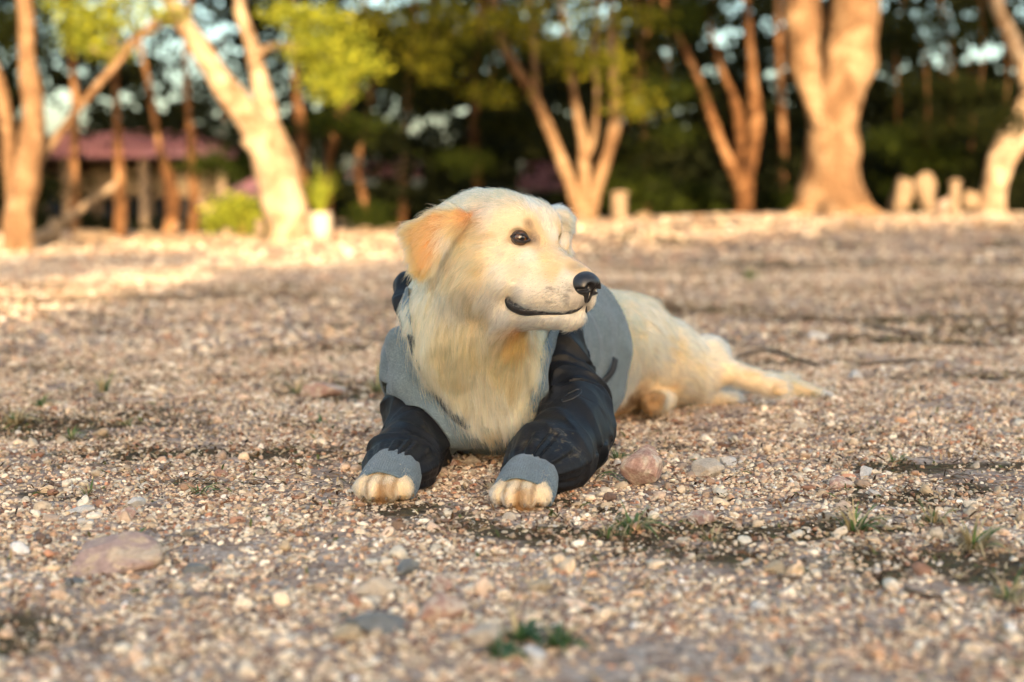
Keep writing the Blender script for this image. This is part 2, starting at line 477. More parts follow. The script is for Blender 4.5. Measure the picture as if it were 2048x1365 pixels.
stone(282, 1136, .026, .026, .022, M_buff, 206, 'small buff stone leaning against the right end of the mauve rock', .5, tilt=(.4, 0))
stone(372, 1166, .036, .014, .020, M_slate, 207, 'small flat slate chip right of the mauve rock', -.2)
stone(126, 1190, .024, .012, .02, M_slate, 208, 'tiny slate chip below the mauve rock', .5)
stone(742, 1312, .062, .024, .040, M_slate, 209, 'large flat slate stone at the bottom edge', .15)
stone(805, 1178, .032, .020, .024, M_slate, 210, 'rounded grey slate piece above the pale curved stone', .6)
stone(740, 1232, .056, .028, .030, M_cream, 211, 'pale curved stone between two slate pieces', .1)
stone(880, 1222, .038, .028, .03, M_pink, 212, 'pink stone right of the pale curved stone', 1.7)
stone(690, 1330, .034, .024, .03, M_buff, 213, 'buff stone left of the large flat slate stone', 1.1)
stone(975, 1345, .042, .026, .035, M_cream, 214, 'cream stone at the bottom edge left of the leafy weed', .2)
stone(232, 1058, .042, .024, .03, M_pink, 215, 'pale pink stone above the mauve rock', 1.5)
stone(142, 1040, .036, .014, .020, M_white, 216, 'long white flat stone left of the pale pink stone', .4)
stone(255, 1028, .034, .018, .02, M_white, 217, 'bright white stone behind the pale pink stone', 1.1)
stone(150, 1062, .022, .012, .014, M_white, 218, 'little white flake below the long white flat stone', .1)
stone(943, 935, .036, .020, .024, M_cream, 219, 'cream stone lying between the two front paws', .6)
stone(985, 990, .026, .018, .020, M_buff, 220, 'small buff stone beside the left cuff of the right paw', 1.3)
stone(1018, 1052, .020, .016, .016, M_cream, 221, 'pointed cream pebble just in front of the right paw', .3)
stone(905, 1000-62, .022, .013, .016, M_pink, 222, 'small pink stone beside the cream stone between the paws', 1)
stone(1605, 865, .034, .026, .026, M_cream, 223, 'cream stone on the gravel below the hind foot', .3)
stone(1745, 960, .036, .020, .024, M_white, 224, 'white stone among gravel at the right', .8)
stone(1690, 985, .040, .022, .03, M_pink, 225, 'pink stone left of the dark mossy patch at right', .2)
stone(1560, 1178, .030, .020, .02, M_buff, 226, 'buff stone in the blurred gravel at lower right', .9)
stone(880, 1285, .050, .030, .036, M_pink, 227, 'blurred pink stone right of the large flat slate stone', .5)
stone(1080, 1225, .026, .018, .02, M_buff, 228, 'small buff stone at bottom centre', .5)
stone(640, 790, .11, .05, .08, M_pink, 229, 'pink stone half buried left of the dog behind the grass', .5)
stone(1720, 765, .05, .03, .04, M_white, 230, 'white stone beside the end of the fallen stick', .5)
stone(1640, 690, .07, .035, .05, M_white, 231, 'white stone just beyond the fallen stick', .1)
stone(1660, 800, .03, .02, .03, M_white, 232, 'small white stone beside the tail tip', .1)

# ---- dead bits and moss: litter
rng = np.random.RandomState(21)
n0 = 200000
y = np.sqrt(1.02**2+rng.rand(n0)*(7.5**2-1.02**2)); x = (rng.rand(n0)*2-1)*(.42*y+.2)
L = litter(x, y); k = rng.rand(n0) < (.10+.90*L**1.3); x, y, L = x[k], y[k], L[k]; n = len(x)
ln = rng.uniform(.004, .024, n)*(.6+.6*rng.rand(n))*(.7+.14*y); wd_ = rng.uniform(.0006, .0020, n)*(.7+.2*y)
an = rng.uniform(0, 6.28, n); tl = np.abs(rng.normal(0, .28, n))
d = np.stack([np.cos(an)*np.cos(tl), np.sin(an)*np.cos(tl), np.sin(tl)], -1); w = np.stack([-np.sin(an), np.cos(an), rng.uniform(-.5, .5, n)], -1)*wd_[:, None]
b = np.stack([x, y, terrain(x, y)+rng.uniform(.001, .009, n)], -1)
m_ = b+d*(ln*.5)[:, None]+np.array([0, 0, 1])*(ln*.10)[:, None]; e = b+d*ln[:, None]
V = np.stack([b-w, b+w, m_+w, e, m_-w], 1).reshape(-1, 3)
Fq = [None]
idx = np.arange(n)[:, None]*5
Fc = np.concatenate([idx+0, idx+1, idx+2, idx+4], 1); Fc2 = np.concatenate([idx+4, idx+2, idx+3, idx+3], 1)
ml = Mat('litter').set(Roughness=.9, Specular_IOR_Level=.1)
at = ml.n('ShaderNodeAttribute', attribute_name='bit'); ml.col(at.outputs['Color'])
lit_o = mesh_obj('leaf_litter', V, [tuple(r) for r in Fc.tolist()]+[tuple(r[:3]) for r in Fc2.tolist()], ml.m, smooth=False)
lpal = np.array([(.08, .045, .022), (.17, .10, .05), (.34, .24, .13), (.04, .022, .012), (.10, .11, .035), (.48, .38, .24), (.22, .09, .04)])
lc = lpal[rng.choice(7, n, p=[.28, .2, .14, .15, .09, .08, .06])]*rng.uniform(.7, 1.2, (n, 1))
point_attr(lit_o, 'bit', np.repeat(lc, 5, 0))
tag(lit_o, 'dead brown bits, needles and dry moss on the gravel', None, None, 'stuff')

# ---- grass tufts
mgr = Mat('grass_blade').set(Roughness=.6)
at = mgr.n('ShaderNodeAttribute', attribute_name='blade')
tr = mgr.n('ShaderNodeBsdfTranslucent'); mgr.l(at.outputs['Color'], tr.inputs['Color']); mgr.col(at.outputs['Color'])
mx = mgr.n('ShaderNodeMixShader'); mx.inputs[0].default_value = .3
mgr.l(mgr.b.outputs[0], mx.inputs[1]); mgr.l(tr.outputs[0], mx.inputs[2]); mgr.l(mx.outputs[0], mgr.out.inputs['Surface'])
def tuft(px, py, nb, hgt, spread, dry, seed, label, wid=.0016, cat='grass', name='grass_tuft', Y=None, green=(.10, .17, .045)):
    r = np.random.RandomState(seed); x0, y0 = px_ground(px, py); z0 = float(terrain(x0, y0))
    V = []; Fc = []; Cl = []
    for k in range(nb):
        a = r.uniform(0, 6.28); lean = r.uniform(.15, 1.)**.7*spread; h_ = hgt*r.uniform(.45, 1.05)
        b = np.array([math.cos(a)*r.uniform(0, .010), math.sin(a)*r.uniform(0, .010), -.002])*(1+hgt*8)
        dv_ = np.array([math.cos(a), math.sin(a), 0]); sd_ = np.array([-math.sin(a), math.cos(a), 0]); w = wid*r.uniform(.6, 1.3)
        isdry = r.rand() < dry
        c = np.array((.46, .36, .19) if isdry else green)*r.uniform(.7, 1.3); i0 = len(V); ns = 6
        for j in range(ns+1):
            t = j/ns; an = lean*t*1.25
            p = b+dv_*h_*(t*math.sin(an*.9)+.1*t)+np.array([0, 0, 1])*h_*t*math.cos(an)
            p[2] = max(p[2], .0015)
            ww = w*(1-t**2.2)+.00012
            V += [p-sd_*ww, p+sd_*ww+np.array([0, 0, ww*.5])]; Cl += [c*(.75+.4*t)]*2
        for j in range(ns): Fc.append((i0+2*j, i0+2*j+1, i0+2*j+3, i0+2*j+2))
    o = mesh_obj(name, V, Fc, mgr.m); o.location = (x0, y0, z0); point_attr(o, 'blade', np.array(Cl)); tag(o, label, cat); return o
tuft(388, 1002, 11, .045, 1.2, .1, 1, 'small green grass sprig on gravel left of the left front paw', .0022)
tuft(165, 1000, 26, .028, 1.1, .5, 2, 'short faint grass tuft near the left edge', .0012)
tuft(1272, 1078, 46, .060, 1.25, .45, 3, 'spreading half dry grass tuft below the upright pink stone', .0017)
tuft(1215, 1090, 20, .040, 1.3, .5, 13, 'low grass tuft at the left of the spreading half dry tuft', .0014)
tuft(1722, 1078, 44, .055, 1.25, .4, 4, 'green and straw grass tuft in the dark litter at lower right', .0019)
tuft(1240, 925, 34, .030, 1.1, .25, 5, 'small green tuft between the right sleeve and the pink stone', .0012)
tuft(752, 782, 24, .085, 1.0, .45, 6, 'tall thin grass tuft beside the grey jersey at left', .0020)
tuft(590, 782, 22, .070, 1.15, .5, 7, 'loose grass tuft on gravel left of the tall thin one', .0020)
tuft(1965, 1120, 60, .060, 1.35, .85, 8, 'big straw coloured dry grass clump at the right edge', .0017)
tuft(2040, 1230, 40, .050, 1.35, .85, 28, 'dry grass clump at the right edge below the bigger one', .0017)
tuft(1190, 968, 5, .055, 1.55, .0, 9, 'single long grass blades lying beside the right cuff', .0014)
tuft(200, 785, 26, .080, 1.1, .6, 10, 'faint dry tuft at far left beyond the mossy patch', .002)
tuft(70, 815, 40, .045, 1.3, .6, 31, 'low straw and green tuft behind the mossy patch at left', .0016)
tuft(240, 850, 34, .035, 1.3, .5, 32, 'low spreading tuft at the right end of the mossy patch', .0015)
tuft(130, 880, 40, .032, 1.3, .5, 33, 'short dense tuft in the middle of the left mossy patch', .0015)
tuft(1800, 930, 26, .026, 1.3, .4, 34, 'thin green tuft in the dark litter near the right edge', .0014)
tuft(1880, 1060, 34, .045, 1.3, .8, 35, 'flattened straw tuft left of the big dry clump', .0015)
tuft(1430, 1095, 22, .03, 1.3, .7, 36, 'flattened dry tuft between the two green tufts at lower right', .0014)
tuft(20, 850, 46, .060, 1.2, .8, 11, 'straw tuft on the mossy patch at the left edge', .002)
tuft(640, 850, 14, .03, 1.2, .3, 12, 'tiny tuft on gravel left of the left sleeve', .0015)
tuft(1500, 560, 60, .10, 1.1, .2, 14, 'blurred green tuft in the middle distance at right', .003)
tuft(255, 1090, 8, .018, 1.3, .0, 15, 'tiny round green weed behind the mauve rock', .0035, 'weed', 'weed')
tuft(1040, 1330, 30, .036, 1.2, .1, 16, 'dark green leafy weed at the bottom edge', .0034, 'weed', 'weed', green=(.05, .11, .035))
tuft(1120, 1345, 26, .032, 1.2, .1, 17, 'second leafy weed right of the first at the bottom edge', .0034, 'weed', 'weed', green=(.06, .12, .035))
tuft(1000, 1362, 22, .030, 1.2, .1, 18, 'leafy weed cut by the bottom edge', .0034, 'weed', 'weed', green=(.05, .11, .035))

# ---- sticks
mst = Mat('dead_wood').set(Roughness=.9)
mst.col(mst.ramp(mst.noise(60, 4), [(.3, (.045, .030, .02)), (.7, (.14, .10, .07))]))
def stick(pts, r, label, cat='stick', name='stick'):
    P = []
    for px, py in pts:
        x, y = px_ground(px, py); P.append((x, y, float(terrain(x, y))+r*1.2))
    P = np.array(P); b = P[0].copy()
    t_ = np.linspace(0, 1, len(P))
    o = tube(name, P-b, list(r*(1-.6*t_)), mst.m, None, 8, 5); o.location = b; tag(o, label, cat)
    return o
stick([(1480, 722), (1530, 712), (1580, 722), (1640, 740)], .007, 'dark fallen stick beyond the hind foot')
stick([(1740, 662), (1790, 672), (1850, 682)], .009, 'short dark stick right of the dog in the middle distance')
stick([(1440, 690), (1500, 702), (1560, 700)], .005, 'thin stick just behind the dog hind leg')
stick([(1720, 740), (1800, 735), (1860, 730)], .006, 'thin brown stick at right of the tail tip')
stick([(1830, 1218), (1860, 1228), (1905, 1236)], .004, 'short dark stick in the blurred lower right gravel')
stick([(1570, 1190), (1590, 1195), (1612, 1192)], .004, 'stubby dark stick left of the short one at lower right')
stick([(1440, 960), (1490, 948), (1530, 935)], .0012, 'thin straw coloured twig on gravel right of the flat cream stone')
stick([(480, 1045), (520, 1038), (560, 1028)], .0015, 'thin brown twig left of the left front paw')
# ================================================================== trees, houses, woods
def ground_at(p): return float(terrain(p[0], p[1]))
mbark = Mat('pale_bark').set(Roughness=.95, Specular_IOR_Level=.1)
c = mbark.ramp(mbark.noise(3.4, 7, .7, dist=.8), [(.34, (.13, .080, .046)), (.47, (.32, .225, .145)), (.58, (.44, .34, .235))])
vs = mbark.n('ShaderNodeMapping'); vs.inputs['Scale'].default_value = (1, 1, .25); mbark.l(mbark.tc.outputs['Object'], vs.inputs['Vector'])
st = mbark.noise(26, 5, .65, vec=vs.outputs[0])
mbark.col(mbark.mix(.7, c, mbark.ramp(st, [(.3, (.55, .5, .46)), (.6, (1.05, 1.05, 1.05))]), 'MULTIPLY'))
mbark.nor(mbark.bump(st, .6, .02))
mbk2 = Mat('brown_bark').set(Roughness=.95, Specular_IOR_Level=.1)
c = mbk2.ramp(mbk2.noise(2.6, 7, .7, dist=.8), [(.36, (.035, .016, .008)), (.5, (.13, .062, .026)), (.60, (.27, .15, .075))])
mbk2.col(c); mbk2.nor(mbk2.bump(mbk2.noise(24, 4), .6, .02))
def limb_mesh(chains, ns=14, seed=0):
    V = []; Fc = []
    for pts, rad in chains:
        P = catmull(pts, 6); r = catmull(np.array(rad, float)[:, None], 6)[:, 0]
        T = np.gradient(P, axis=0); T /= np.linalg.norm(T, axis=1, keepdims=True)
        u = np.cross(T[0], [.3, 1, .1]); u /= np.linalg.norm(u); i0 = len(V); m = len(P)
        for k in range(m):
            u = u-(u@T[k])*T[k]; u /= np.linalg.norm(u); v = np.cross(T[k], u)
            for i in range(ns):
                a = 2*math.pi*i/ns; q = math.cos(a)*u+math.sin(a)*v
                V.append(P[k]+r[k]*q*(1+.07*math.sin(a*3+k*.5+seed)+.05*math.sin(a*2-k*.9+seed*2)))
        Fc += [(i0+k*ns+i, i0+k*ns+(i+1) % ns, i0+(k+1)*ns+(i+1) % ns, i0+(k+1)*ns+i) for k in range(m-1) for i in range(ns)]
        Fc.append(tuple(i0+(m-1)*ns+i for i in range(ns)))
    return V, Fc
def leaf_mat(name, col, trans=.45, rough=.5, var=.35):
    m = Mat(name).set(Roughness=.8, Specular_IOR_Level=.08)
    at = m.n('ShaderNodeAttribute', attribute_name='lv')
    c = m.ramp(at.outputs['Fac'], [(0, tuple(q*(1-var) for q in col)), (.6, col), (1, (min(1, col[0]*1.8), col[1]*1.5, col[2]*1.1))])
    m.col(c); t = m.n('ShaderNodeBsdfTranslucent'); m.l(c, t.inputs['Color'])
    x = m.n('ShaderNodeMixShader'); x.inputs[0].default_value = trans
    m.l(m.b.outputs[0], x.inputs[1]); m.l(t.outputs[0], x.inputs[2]); m.l(x.outputs[0], m.out.inputs['Surface']); return m.m
mbk3 = Mat('grey_brown_bark').set(Roughness=.95, Specular_IOR_Level=.1)
c = mbk3.ramp(mbk3.noise(2.2, 7, .7, dist=.9), [(.34, (.10, .055, .028)), (.48, (.20, .120, .064)), (.62, (.33, .225, .135))])
st3 = mbk3.noise(20, 5, .65)
mbk3.col(mbk3.mix(.7, c, mbk3.ramp(st3, [(.35, (.5, .45, .42)), (.6, (1.1, 1.1, 1.1))]), 'MULTIPLY')); mbk3.nor(mbk3.bump(st3, .7, .03))
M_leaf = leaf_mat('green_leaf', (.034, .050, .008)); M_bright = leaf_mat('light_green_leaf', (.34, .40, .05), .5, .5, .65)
M_sunlit = leaf_mat('sunlit_leaf', (.19, .20, .022), .5, .5, .6); M_dleaf = leaf_mat('shaded_leaf', (.013, .018, .0035), .3); M_dark = leaf_mat('dark_leaf', (.008, .011, .003), .15)  # sunlit gold and shaded darks are painted into these leaf colours
def leaves(name, C_, R_, n, size, mat, parent, seed, flat=.5, reject=None):
    """leaf blades spread through a set of ragged puffs; C_ centres, R_ radii (3 per puff)"""
    r = np.random.RandomState(seed); C_ = np.asarray(C_, float); R_ = np.asarray(R_, float)
    if R_.ndim == 1: R_ = np.repeat(R_[:, None], 3, 1)
    vol = R_.prod(1)**(2/3); k = r.choice(len(C_), n, p=vol/vol.sum())
    # twig centres inside the puff, leaves round each twig
    nt = max(len(C_)*6, n//22); tk = r.choice(len(C_), nt, p=vol/vol.sum())
    q = r.normal(size=(nt, 3)); q /= np.linalg.norm(q, axis=1, keepdims=True); q *= (r.rand(nt, 1)**.45)
    tw = C_[tk]+q*R_[tk]; ti_ = r.randint(0, nt, n)
    P = tw[ti_]+r.normal(size=(n, 3))*np.array([1, 1, .45])*size*1.7
    if reject is not None: P = P[~reject(P, r)]
    n = len(P); s_ = size*r.uniform(.6, 1.25, (n, 1))
    nn_ = r.normal(size=(n, 3))*np.array([1, 1, 1])*(1-flat); nn_[:, 2] += flat*1.3; nn_ /= np.linalg.norm(nn_, axis=1, keepdims=True)
    a = np.cross(nn_, r.normal(size=(n, 3))); a /= np.linalg.norm(a, axis=1, keepdims=True); b = np.cross(nn_, a)
    V = np.stack([P-a*s_*.5, P+b*s_*.24, P+a*s_*.5, P-b*s_*.24], 1).reshape(-1, 3)
    Fq = (np.arange(n)[:, None]*4+np.arange(4)[None]).astype(np.int32)
    o = mesh_obj(name, V, Fq, mat, None, smooth=False)
    point_attr(o, 'lv', np.repeat(r.rand(n), 4), 'FLOAT')
    if parent: attach(o, parent)
    o['kind'] = 'stuff'
    return o
holes = [((122, 228), .62, 2.), ((122, 228), .62, 2.), ((60, 150), .5, .5), ((180, 160), .5, .55), ((250, 205), .5, .6), ((340, 190), .45, .75), ((300, 100), .5, .5), ((440, 60), .45, .65), ((470, 120), .4, .7), ((350, 150), .5, .6), ((20, 120), .4, .5), ((440, 210), .3, .4),
         ((740, 10), .5, .6), ((800, 240), .5, .85), ((860, 265), .55, .9), ((880, 300), .5, .8), ((910, 225), .3, .4), ((1060, 40), .3, .4), ((1200, 20), .4, .45), ((1440, 90), .55, .85), ((1410, 60), .4, .6), ((1460, 20), .5, .6), ((1420, 150), .4, .5),
         ((1545, 160), .5, .85), ((1545, 60), .4, .6), ((1560, 210), .35, .6), ((1770, 140), .6, .6), ((1860, 120), .55, .75), ((1950, 115), .6, .8), ((2010, 140), .5, .7), ((1830, 60), .6, .55), ((1900, 50), .5, .55), ((2030, 30), .5, .6), ((1740, 30), .5, .5),
         ((1790, 180), .5, .5), ((580, 40), .4, .4), ((560, 210), .4, .4), ((1130, 220), .25, .4), ((640, 200), .3, .4), ((1330, 110), .4, .4)]
HC_ = [((x-1024)/F_PX, (395.5-y)/F_PX, r/(30 if x < 1300 else 36), k) for (x, y), r, k in holes]
def woods_reject(P, r):
    px_ = 1024+F_PX*P[:, 0]/P[:, 1]; py_ = 395.5-F_PX*(P[:, 2]-H)/P[:, 1]
    hs = ((px_ > 90) & (px_ < 480) & (py_ > 268+.10*np.abs(px_-220)) & (py_ < 440)) | ((px_ > 430) & (px_ < 600) & (py_ > 355) & (py_ < 440)) | ((px_ > 690) & (px_ < 850) & (py_ > 315) & (py_ < 372)) | ((px_ > 1035) & (px_ < 1130) & (py_ > 318) & (py_ < 390))
    hs &= (P[:, 1] < 33) & (r.rand(len(P)) < .93)
    a = P[:, 0]/P[:, 1]; e = (P[:, 2]-H)/P[:, 1]
    pr_ = np.zeros(len(P))
    for ax_, ez, rr, k in HC_:
        pr_ = np.maximum(pr_, k*np.exp(-(((a-ax_)/rr)**2+((e-ez)/(rr*.8))**2)**1.5))
    nn_ = nz3(np.stack([a*F_PX/30, e*F_PX/22, 0*a], -1), 1, 77)
    return ((nn_ > .95-1.75*pr_) & (pr_ > .12) & (r.rand(len(P)) < .97)) | hs
def tree(chains, label, crown=None, mat=None, group=None, seed=0, leafmat=None, nleaf=0, lsize=.08, flat=.5, name='tree', reject=None):
    b = np.array(chains[0][0][0], float); b[2] = ground_at(b)
    root = empty(name, tuple(b)); tag(root, label, 'tree', group)
    ch = []
    for pts, rad in chains:
        pts = [np.array(p, float) for p in pts]; ch.append((pts, rad))
    ch[0][0][0][2] = min(ch[0][0][0][2], b[2]-.12)
    V, Fc = limb_mesh(ch, seed=seed); o = mesh_obj('trunk', V, Fc, mat or mbark.m); attach(o, root)
    if crown is not None:
        C_, R_ = crown; leaves('crown', C_, R_, nleaf, lsize, leafmat or M_leaf, root, seed+50, flat, reject)
    return root
def px_chain(pp, Y, Y2=None):
    """points (x, y, width) as the photograph shows them at distance Y"""
    n = len(pp); P = []; R = []
    for i, (x, y, w) in enumerate(pp):
        yy = Y+(0 if Y2 is None else (Y2-Y)*i/(n-1)); P.append(W(x, y, yy)); R.append(w/2/F_PX*yy)
    return P, R
def up_from(chain, dx, dz, dy=0, r2=.3, steps=3):
    """carry a limb on above the picture's edge"""
    P, R = chain; p = P[-1]; r = R[-1]; rs = np.random.RandomState(int(abs(p[0])*100))
    for k in range(1, steps+1):
        t = k/steps; P.append(p+np.array([dx*t+rs.normal()*.08, dy*t, dz*t])); R.append(r*(1-t*(1-r2)))
    return P, R
rs = np.random.RandomState(3)
def puffs(cx, cy, cz, rx, ry, rz, n, r0, r1):
    q = rs.normal(size=(n, 3)); q /= np.linalg.norm(q, axis=1, keepdims=True); q *= rs.rand(n, 1)**.4
    C_ = np.array([cx, cy, cz])+q*np.array([rx, ry, rz]); r = rs.uniform(r0, r1, n)
    return C_, np.stack([r, r, r*.5], 1)
def cat_(*a): return np.concatenate([q[0] for q in a]), np.concatenate([q[1] for q in a])

# main forked tree at left, with bright sprays hanging into the picture
T1 = [px_chain([(578, 500, 100), (574, 440, 84), (560, 370, 88), (540, 300, 84), (520, 262, 80)], 14.0),
      up_from(px_chain([(528, 275, 66), (480, 215, 56), (432, 145, 46), (385, 75, 38), (345, 10, 32)], 14.0, 13.6), -.9, 2.2, .3),
      up_from(px_chain([(540, 290, 52), (534, 230, 42), (518, 150, 34), (500, 80, 26), (480, 0, 22)], 14.0, 14.3), .2, 2.4, .3),
      px_chain([(345, 30, 20), (300, 60, 16), (220, 110, 10), (180, 95, 6)], 13.6, 13.4),
      px_chain([(510, 110, 16), (560, 90, 12), (640, 110, 9), (700, 150, 5)], 14.1, 13.8)]
spr = []
for (x, y, rx, ry) in [(120, 15, .24, .10), (190, 45, .26, .10), (260, 25, .26, .10), (200, 85, .18, .06), (255, 62, .20, .07), (170, 60, .16, .06), (320, 15, .16, .08), (140, 45, .16, .06), (225, 105, .10, .06),
                       (600, 20, .18, .10), (640, 70, .22, .08), (690, 110, .20, .07), (650, 140, .20, .09), (715, 140, .16, .06), (610, 110, .16, .08), (600, 55, .16, .09), (680, 160, .14, .06), (665, 195, .10, .08), (700, 80, .1, .05), (630, 165, .1, .05), (560, 20, .12, .1), (670, 40, .1, .05)]:
    
    for _ in range(3):
        p = W(x+rs.normal()*rx*F_PX/13.2*.55, y+rs.normal()*ry*F_PX/13.2*.7, 13.2+.4*rs.rand()); spr.append((p, (rx*.55, .2, ry*.34)))
SP = (np.array([q[0] for q in spr]), np.array([q[1] for q in spr]))
t1 = tree(T1, 'pale forked tree at left with bright sunlit yellow green sprays', SP, seed=1, leafmat=M_bright, nleaf=7200, lsize=.055, flat=.45)
leaves('crown', *cat_(puffs(-3.2, 13.8, 5.0, 3.2, 2.4, 1.5, 34, .5, .9)), 16000, .10, M_leaf, t1, 71)

# big double stemmed tree at right
T2 = [px_chain([(1668, 448, 180), (1664, 415, 146), (1664, 360, 120), (1664, 280, 100), (1670, 215, 100), (1694, 130, 104), (1708, 60, 98), (1710, -30, 98)], 17.0),
      px_chain([(1646, 262, 34), (1622, 185, 44), (1608, 110, 66), (1603, 30, 72), (1598, -50, 66)], 16.8)]
T2[0] = up_from(T2[0], .6, 3.0); T2[1] = up_from(T2[1], -1.2, 2.6)
T2 += [([W(1640, 400, 16.9), W(1600, 425, 16.8), W(1565, 446, 16.7)], [.22, .12, .04]), ([W(1700, 400, 16.9), W(1735, 424, 16.8), W(1770, 440, 16.7)], [.20, .12, .04]),
       ([W(1660, 420, 16.8), W(1655, 440, 16.4), W(1650, 455, 16.0)], [.2, .12, .04])]
t2 = tree(T2, 'thick pale tree with two stems and flared roots at right', puffs(3.6, 17, 6.0, 3.4, 2.6, 1.8, 40, .6, 1.), seed=2, mat=mbk3.m, nleaf=20000, lsize=.11)
over = [(-3.4, 10.8, 4.3, 2.2, 2.2, 1.5), (-.6, 11.2, 4.6, 2.4, 2.2, 1.6), (2.2, 11.0, 4.6, 2.0, 2.2, 1.6), (5.2, 11.8, 5.2, 2.0, 2.4, 1.6)]  # unseen forward crown puffs, added to dapple the trunks and darken the woods
for i, (o_, t_) in enumerate(((over[0], t1), (over[1], t1), (over[2], t2), (over[3], t2))):
    leaves('crown', *cat_(puffs(*o_, 30, .35, .7)), 9000, .10, M_leaf, t_, 710+i)
# far left pair of stems
T3 = [px_chain([(36, 512, 66), (38, 440, 58), (50, 380, 52), (62, 300, 50), (66, 220, 44), (55, 120, 34), (48, 0, 30)], 12.0),
      px_chain([(30, 420, 36), (22, 330, 30), (10, 230, 26), (-20, 120, 22)], 12.1), px_chain([(70, 330, 22), (110, 280, 16), (170, 200, 15), (240, 120, 13), (310, 40, 12)], 12.2, 12.8)]
T3[0] = up_from(T3[0], -.3, 2.5); T3[1] = up_from(T3[1], -.8, 1.5)
tree(T3, 'reddish leaning tree with two stems at the left edge', puffs(-5.4, 12.6, 4.6, 2.2, 2.2, 1.3, 26, .5, .8), seed=3, mat=mbk3.m, reject=woods_reject, nleaf=13000, lsize=.10)
# fan of stems behind the dog head
T4 = [px_chain([(1165, 458, 66), (1168, 430, 56), (1170, 410, 48)], 17.0),
      px_chain([(1160, 425, 30), (1138, 360, 26), (1110, 290, 22), (1080, 215, 20), (1050, 165, 22), (1012, 100, 18), (985, 0, 14)], 17.0, 16.6),
      px_chain([(1170, 420, 26), (1168, 340, 24), (1165, 280, 20), (1150, 200, 14), (1135, 90, 12), (1120, 0, 10)], 17.0, 17.3),
      px_chain([(1172, 315, 14), (1186, 280, 12), (1194, 200, 10), (1190, 110, 8), (1198, 20, 6), (1200, -30, 5)], 17.1),
      px_chain([(1178, 425, 30), (1198, 360, 26), (1218, 295, 24), (1232, 235, 24), (1226, 150, 18), (1224, 60, 16), (1222, -20, 14)], 17.0, 16.8),
      px_chain([(1110, 290, 14), (1075, 200, 14), (1068, 80, 12), (1060, 0, 10)], 17.0)]
for i in (1, 2, 4, 5): T4[i] = up_from(T4[i], rs.uniform(-.6, .6), 2.2)
tree(T4, 'slender tree fanning into several stems behind the dog head', puffs(.6, 17, 5.6, 2.6, 2.2, 1.5, 30, .5, .9), seed=4, mat=mbk3.m, nleaf=15000, lsize=.10)
# forked tree between the dog and the big tree
T5 = [px_chain([(1490, 446, 36), (1490, 400, 36), (1484, 350, 44)], 18.0),
      px_chain([(1474, 355, 26), (1448, 300, 20), (1425, 240, 18), (1405, 180, 15), (1375, 110, 13), (1345, 50, 11), (1320, -20, 9)], 18.0),
      px_chain([(1482, 350, 30), (1482, 300, 28), (1480, 250, 26), (1466, 190, 15), (1440, 130, 11), (1420, 20, 9)], 18.1),
      px_chain([(1494, 350, 28), (1508, 290, 26), (1510, 230, 28), (1506, 160, 22), (1500, 80, 16), (1492, -10, 14)], 17.9)]
for i in (1, 2, 3): T5[i] = up_from(T5[i], rs.uniform(-.8, .8), 2.2)
tree(T5, 'orange lit tree forking in three left of the thick tree', puffs(2.6, 18, 5.8, 2.4, 2.2, 1.5, 26, .5, .9), seed=5, nleaf=13000, lsize=.10, mat=mbk2.m)
# curved tree at the right edge
T6 = [px_chain([(1986, 428, 60), (1986, 390, 50), (1998, 330, 50), (2022, 270, 46), (2052, 215, 46), (2090, 150, 40)], 17.5),
      px_chain([(2006, 330, 36), (2036, 290, 34), (2070, 255, 30)], 17.4), up_from(px_chain([(2062, 200, 30), (2045, 130, 32), (2015, 60, 28), (1990, -10, 24)], 17.6), -.5, 2.4)]
tree(T6, 'pale tree curving out of the picture at the right edge', puffs(6.6, 18, 5.6, 2.6, 2.4, 1.5, 30, .5, .9), seed=6, nleaf=15000, lsize=.10)
# thin trees at left and centre
thin = [([(385, 478, 26), (388, 400, 20), (384, 320, 22), (378, 240, 14), (372, 120, 12), (380, 0, 10)], 17, 'thin dark straight tree right of the tiled roof'),
        ([(612, 475, 24), (606, 400, 22), (604, 310, 22), (600, 240, 20), (590, 150, 14), (585, 0, 10)], 18, 'thin tree close behind the pale forked tree'),
        ([(655, 440, 18), (656, 360, 16), (660, 300, 18), (676, 240, 20), (700, 190, 22), (720, 120, 12), (730, 0, 10)], 18.5, 'thin tree leaning right behind the spiky potted plant'),
        ([(1292, 440, 16), (1290, 340, 18), (1285, 260, 12), (1290, 120, 10), (1300, 0, 8)], 20, 'very thin reddish tree left of the orange lit forked tree'),
        ([(950, 420, 22), (955, 350, 16), (948, 250, 16), (958, 100, 14), (962, 0, 12)], 20, 'thin dark tree directly behind the dog crown'),
        ([(240, 480, 28), (240, 400, 24), (238, 320, 18), (232, 200, 12), (225, 60, 10)], 16, 'straight thin tree in front of the tiled roof'),
        ([(335, 480, 26), (345, 420, 30), (340, 360, 26), (320, 300, 14), (300, 180, 12)], 16.5, 'short crooked pale tree left of the thin dark straight one'),
        ([(150, 470, 20), (148, 360, 18), (150, 200, 16), (140, 60, 14), (130, -20, 12)], 16, 'orange lit thin tree left of the tiled roof'),
        ([(800, 470, 18), (808, 360, 14), (812, 220, 14), (830, 60, 10)], 21, 'thin dark tree left of the dog ear'),
        ([(730, 470, 20), (728, 400, 14), (715, 330, 14), (740, 200, 10), (760, 40, 8)], 19, 'bent thin tree left of the dog head'),
        ([(1560, 420, 24), (1566, 320, 16), (1562, 200, 14), (1556, 30, 12)], 21, 'thin dark tree close left of the thick tree')]
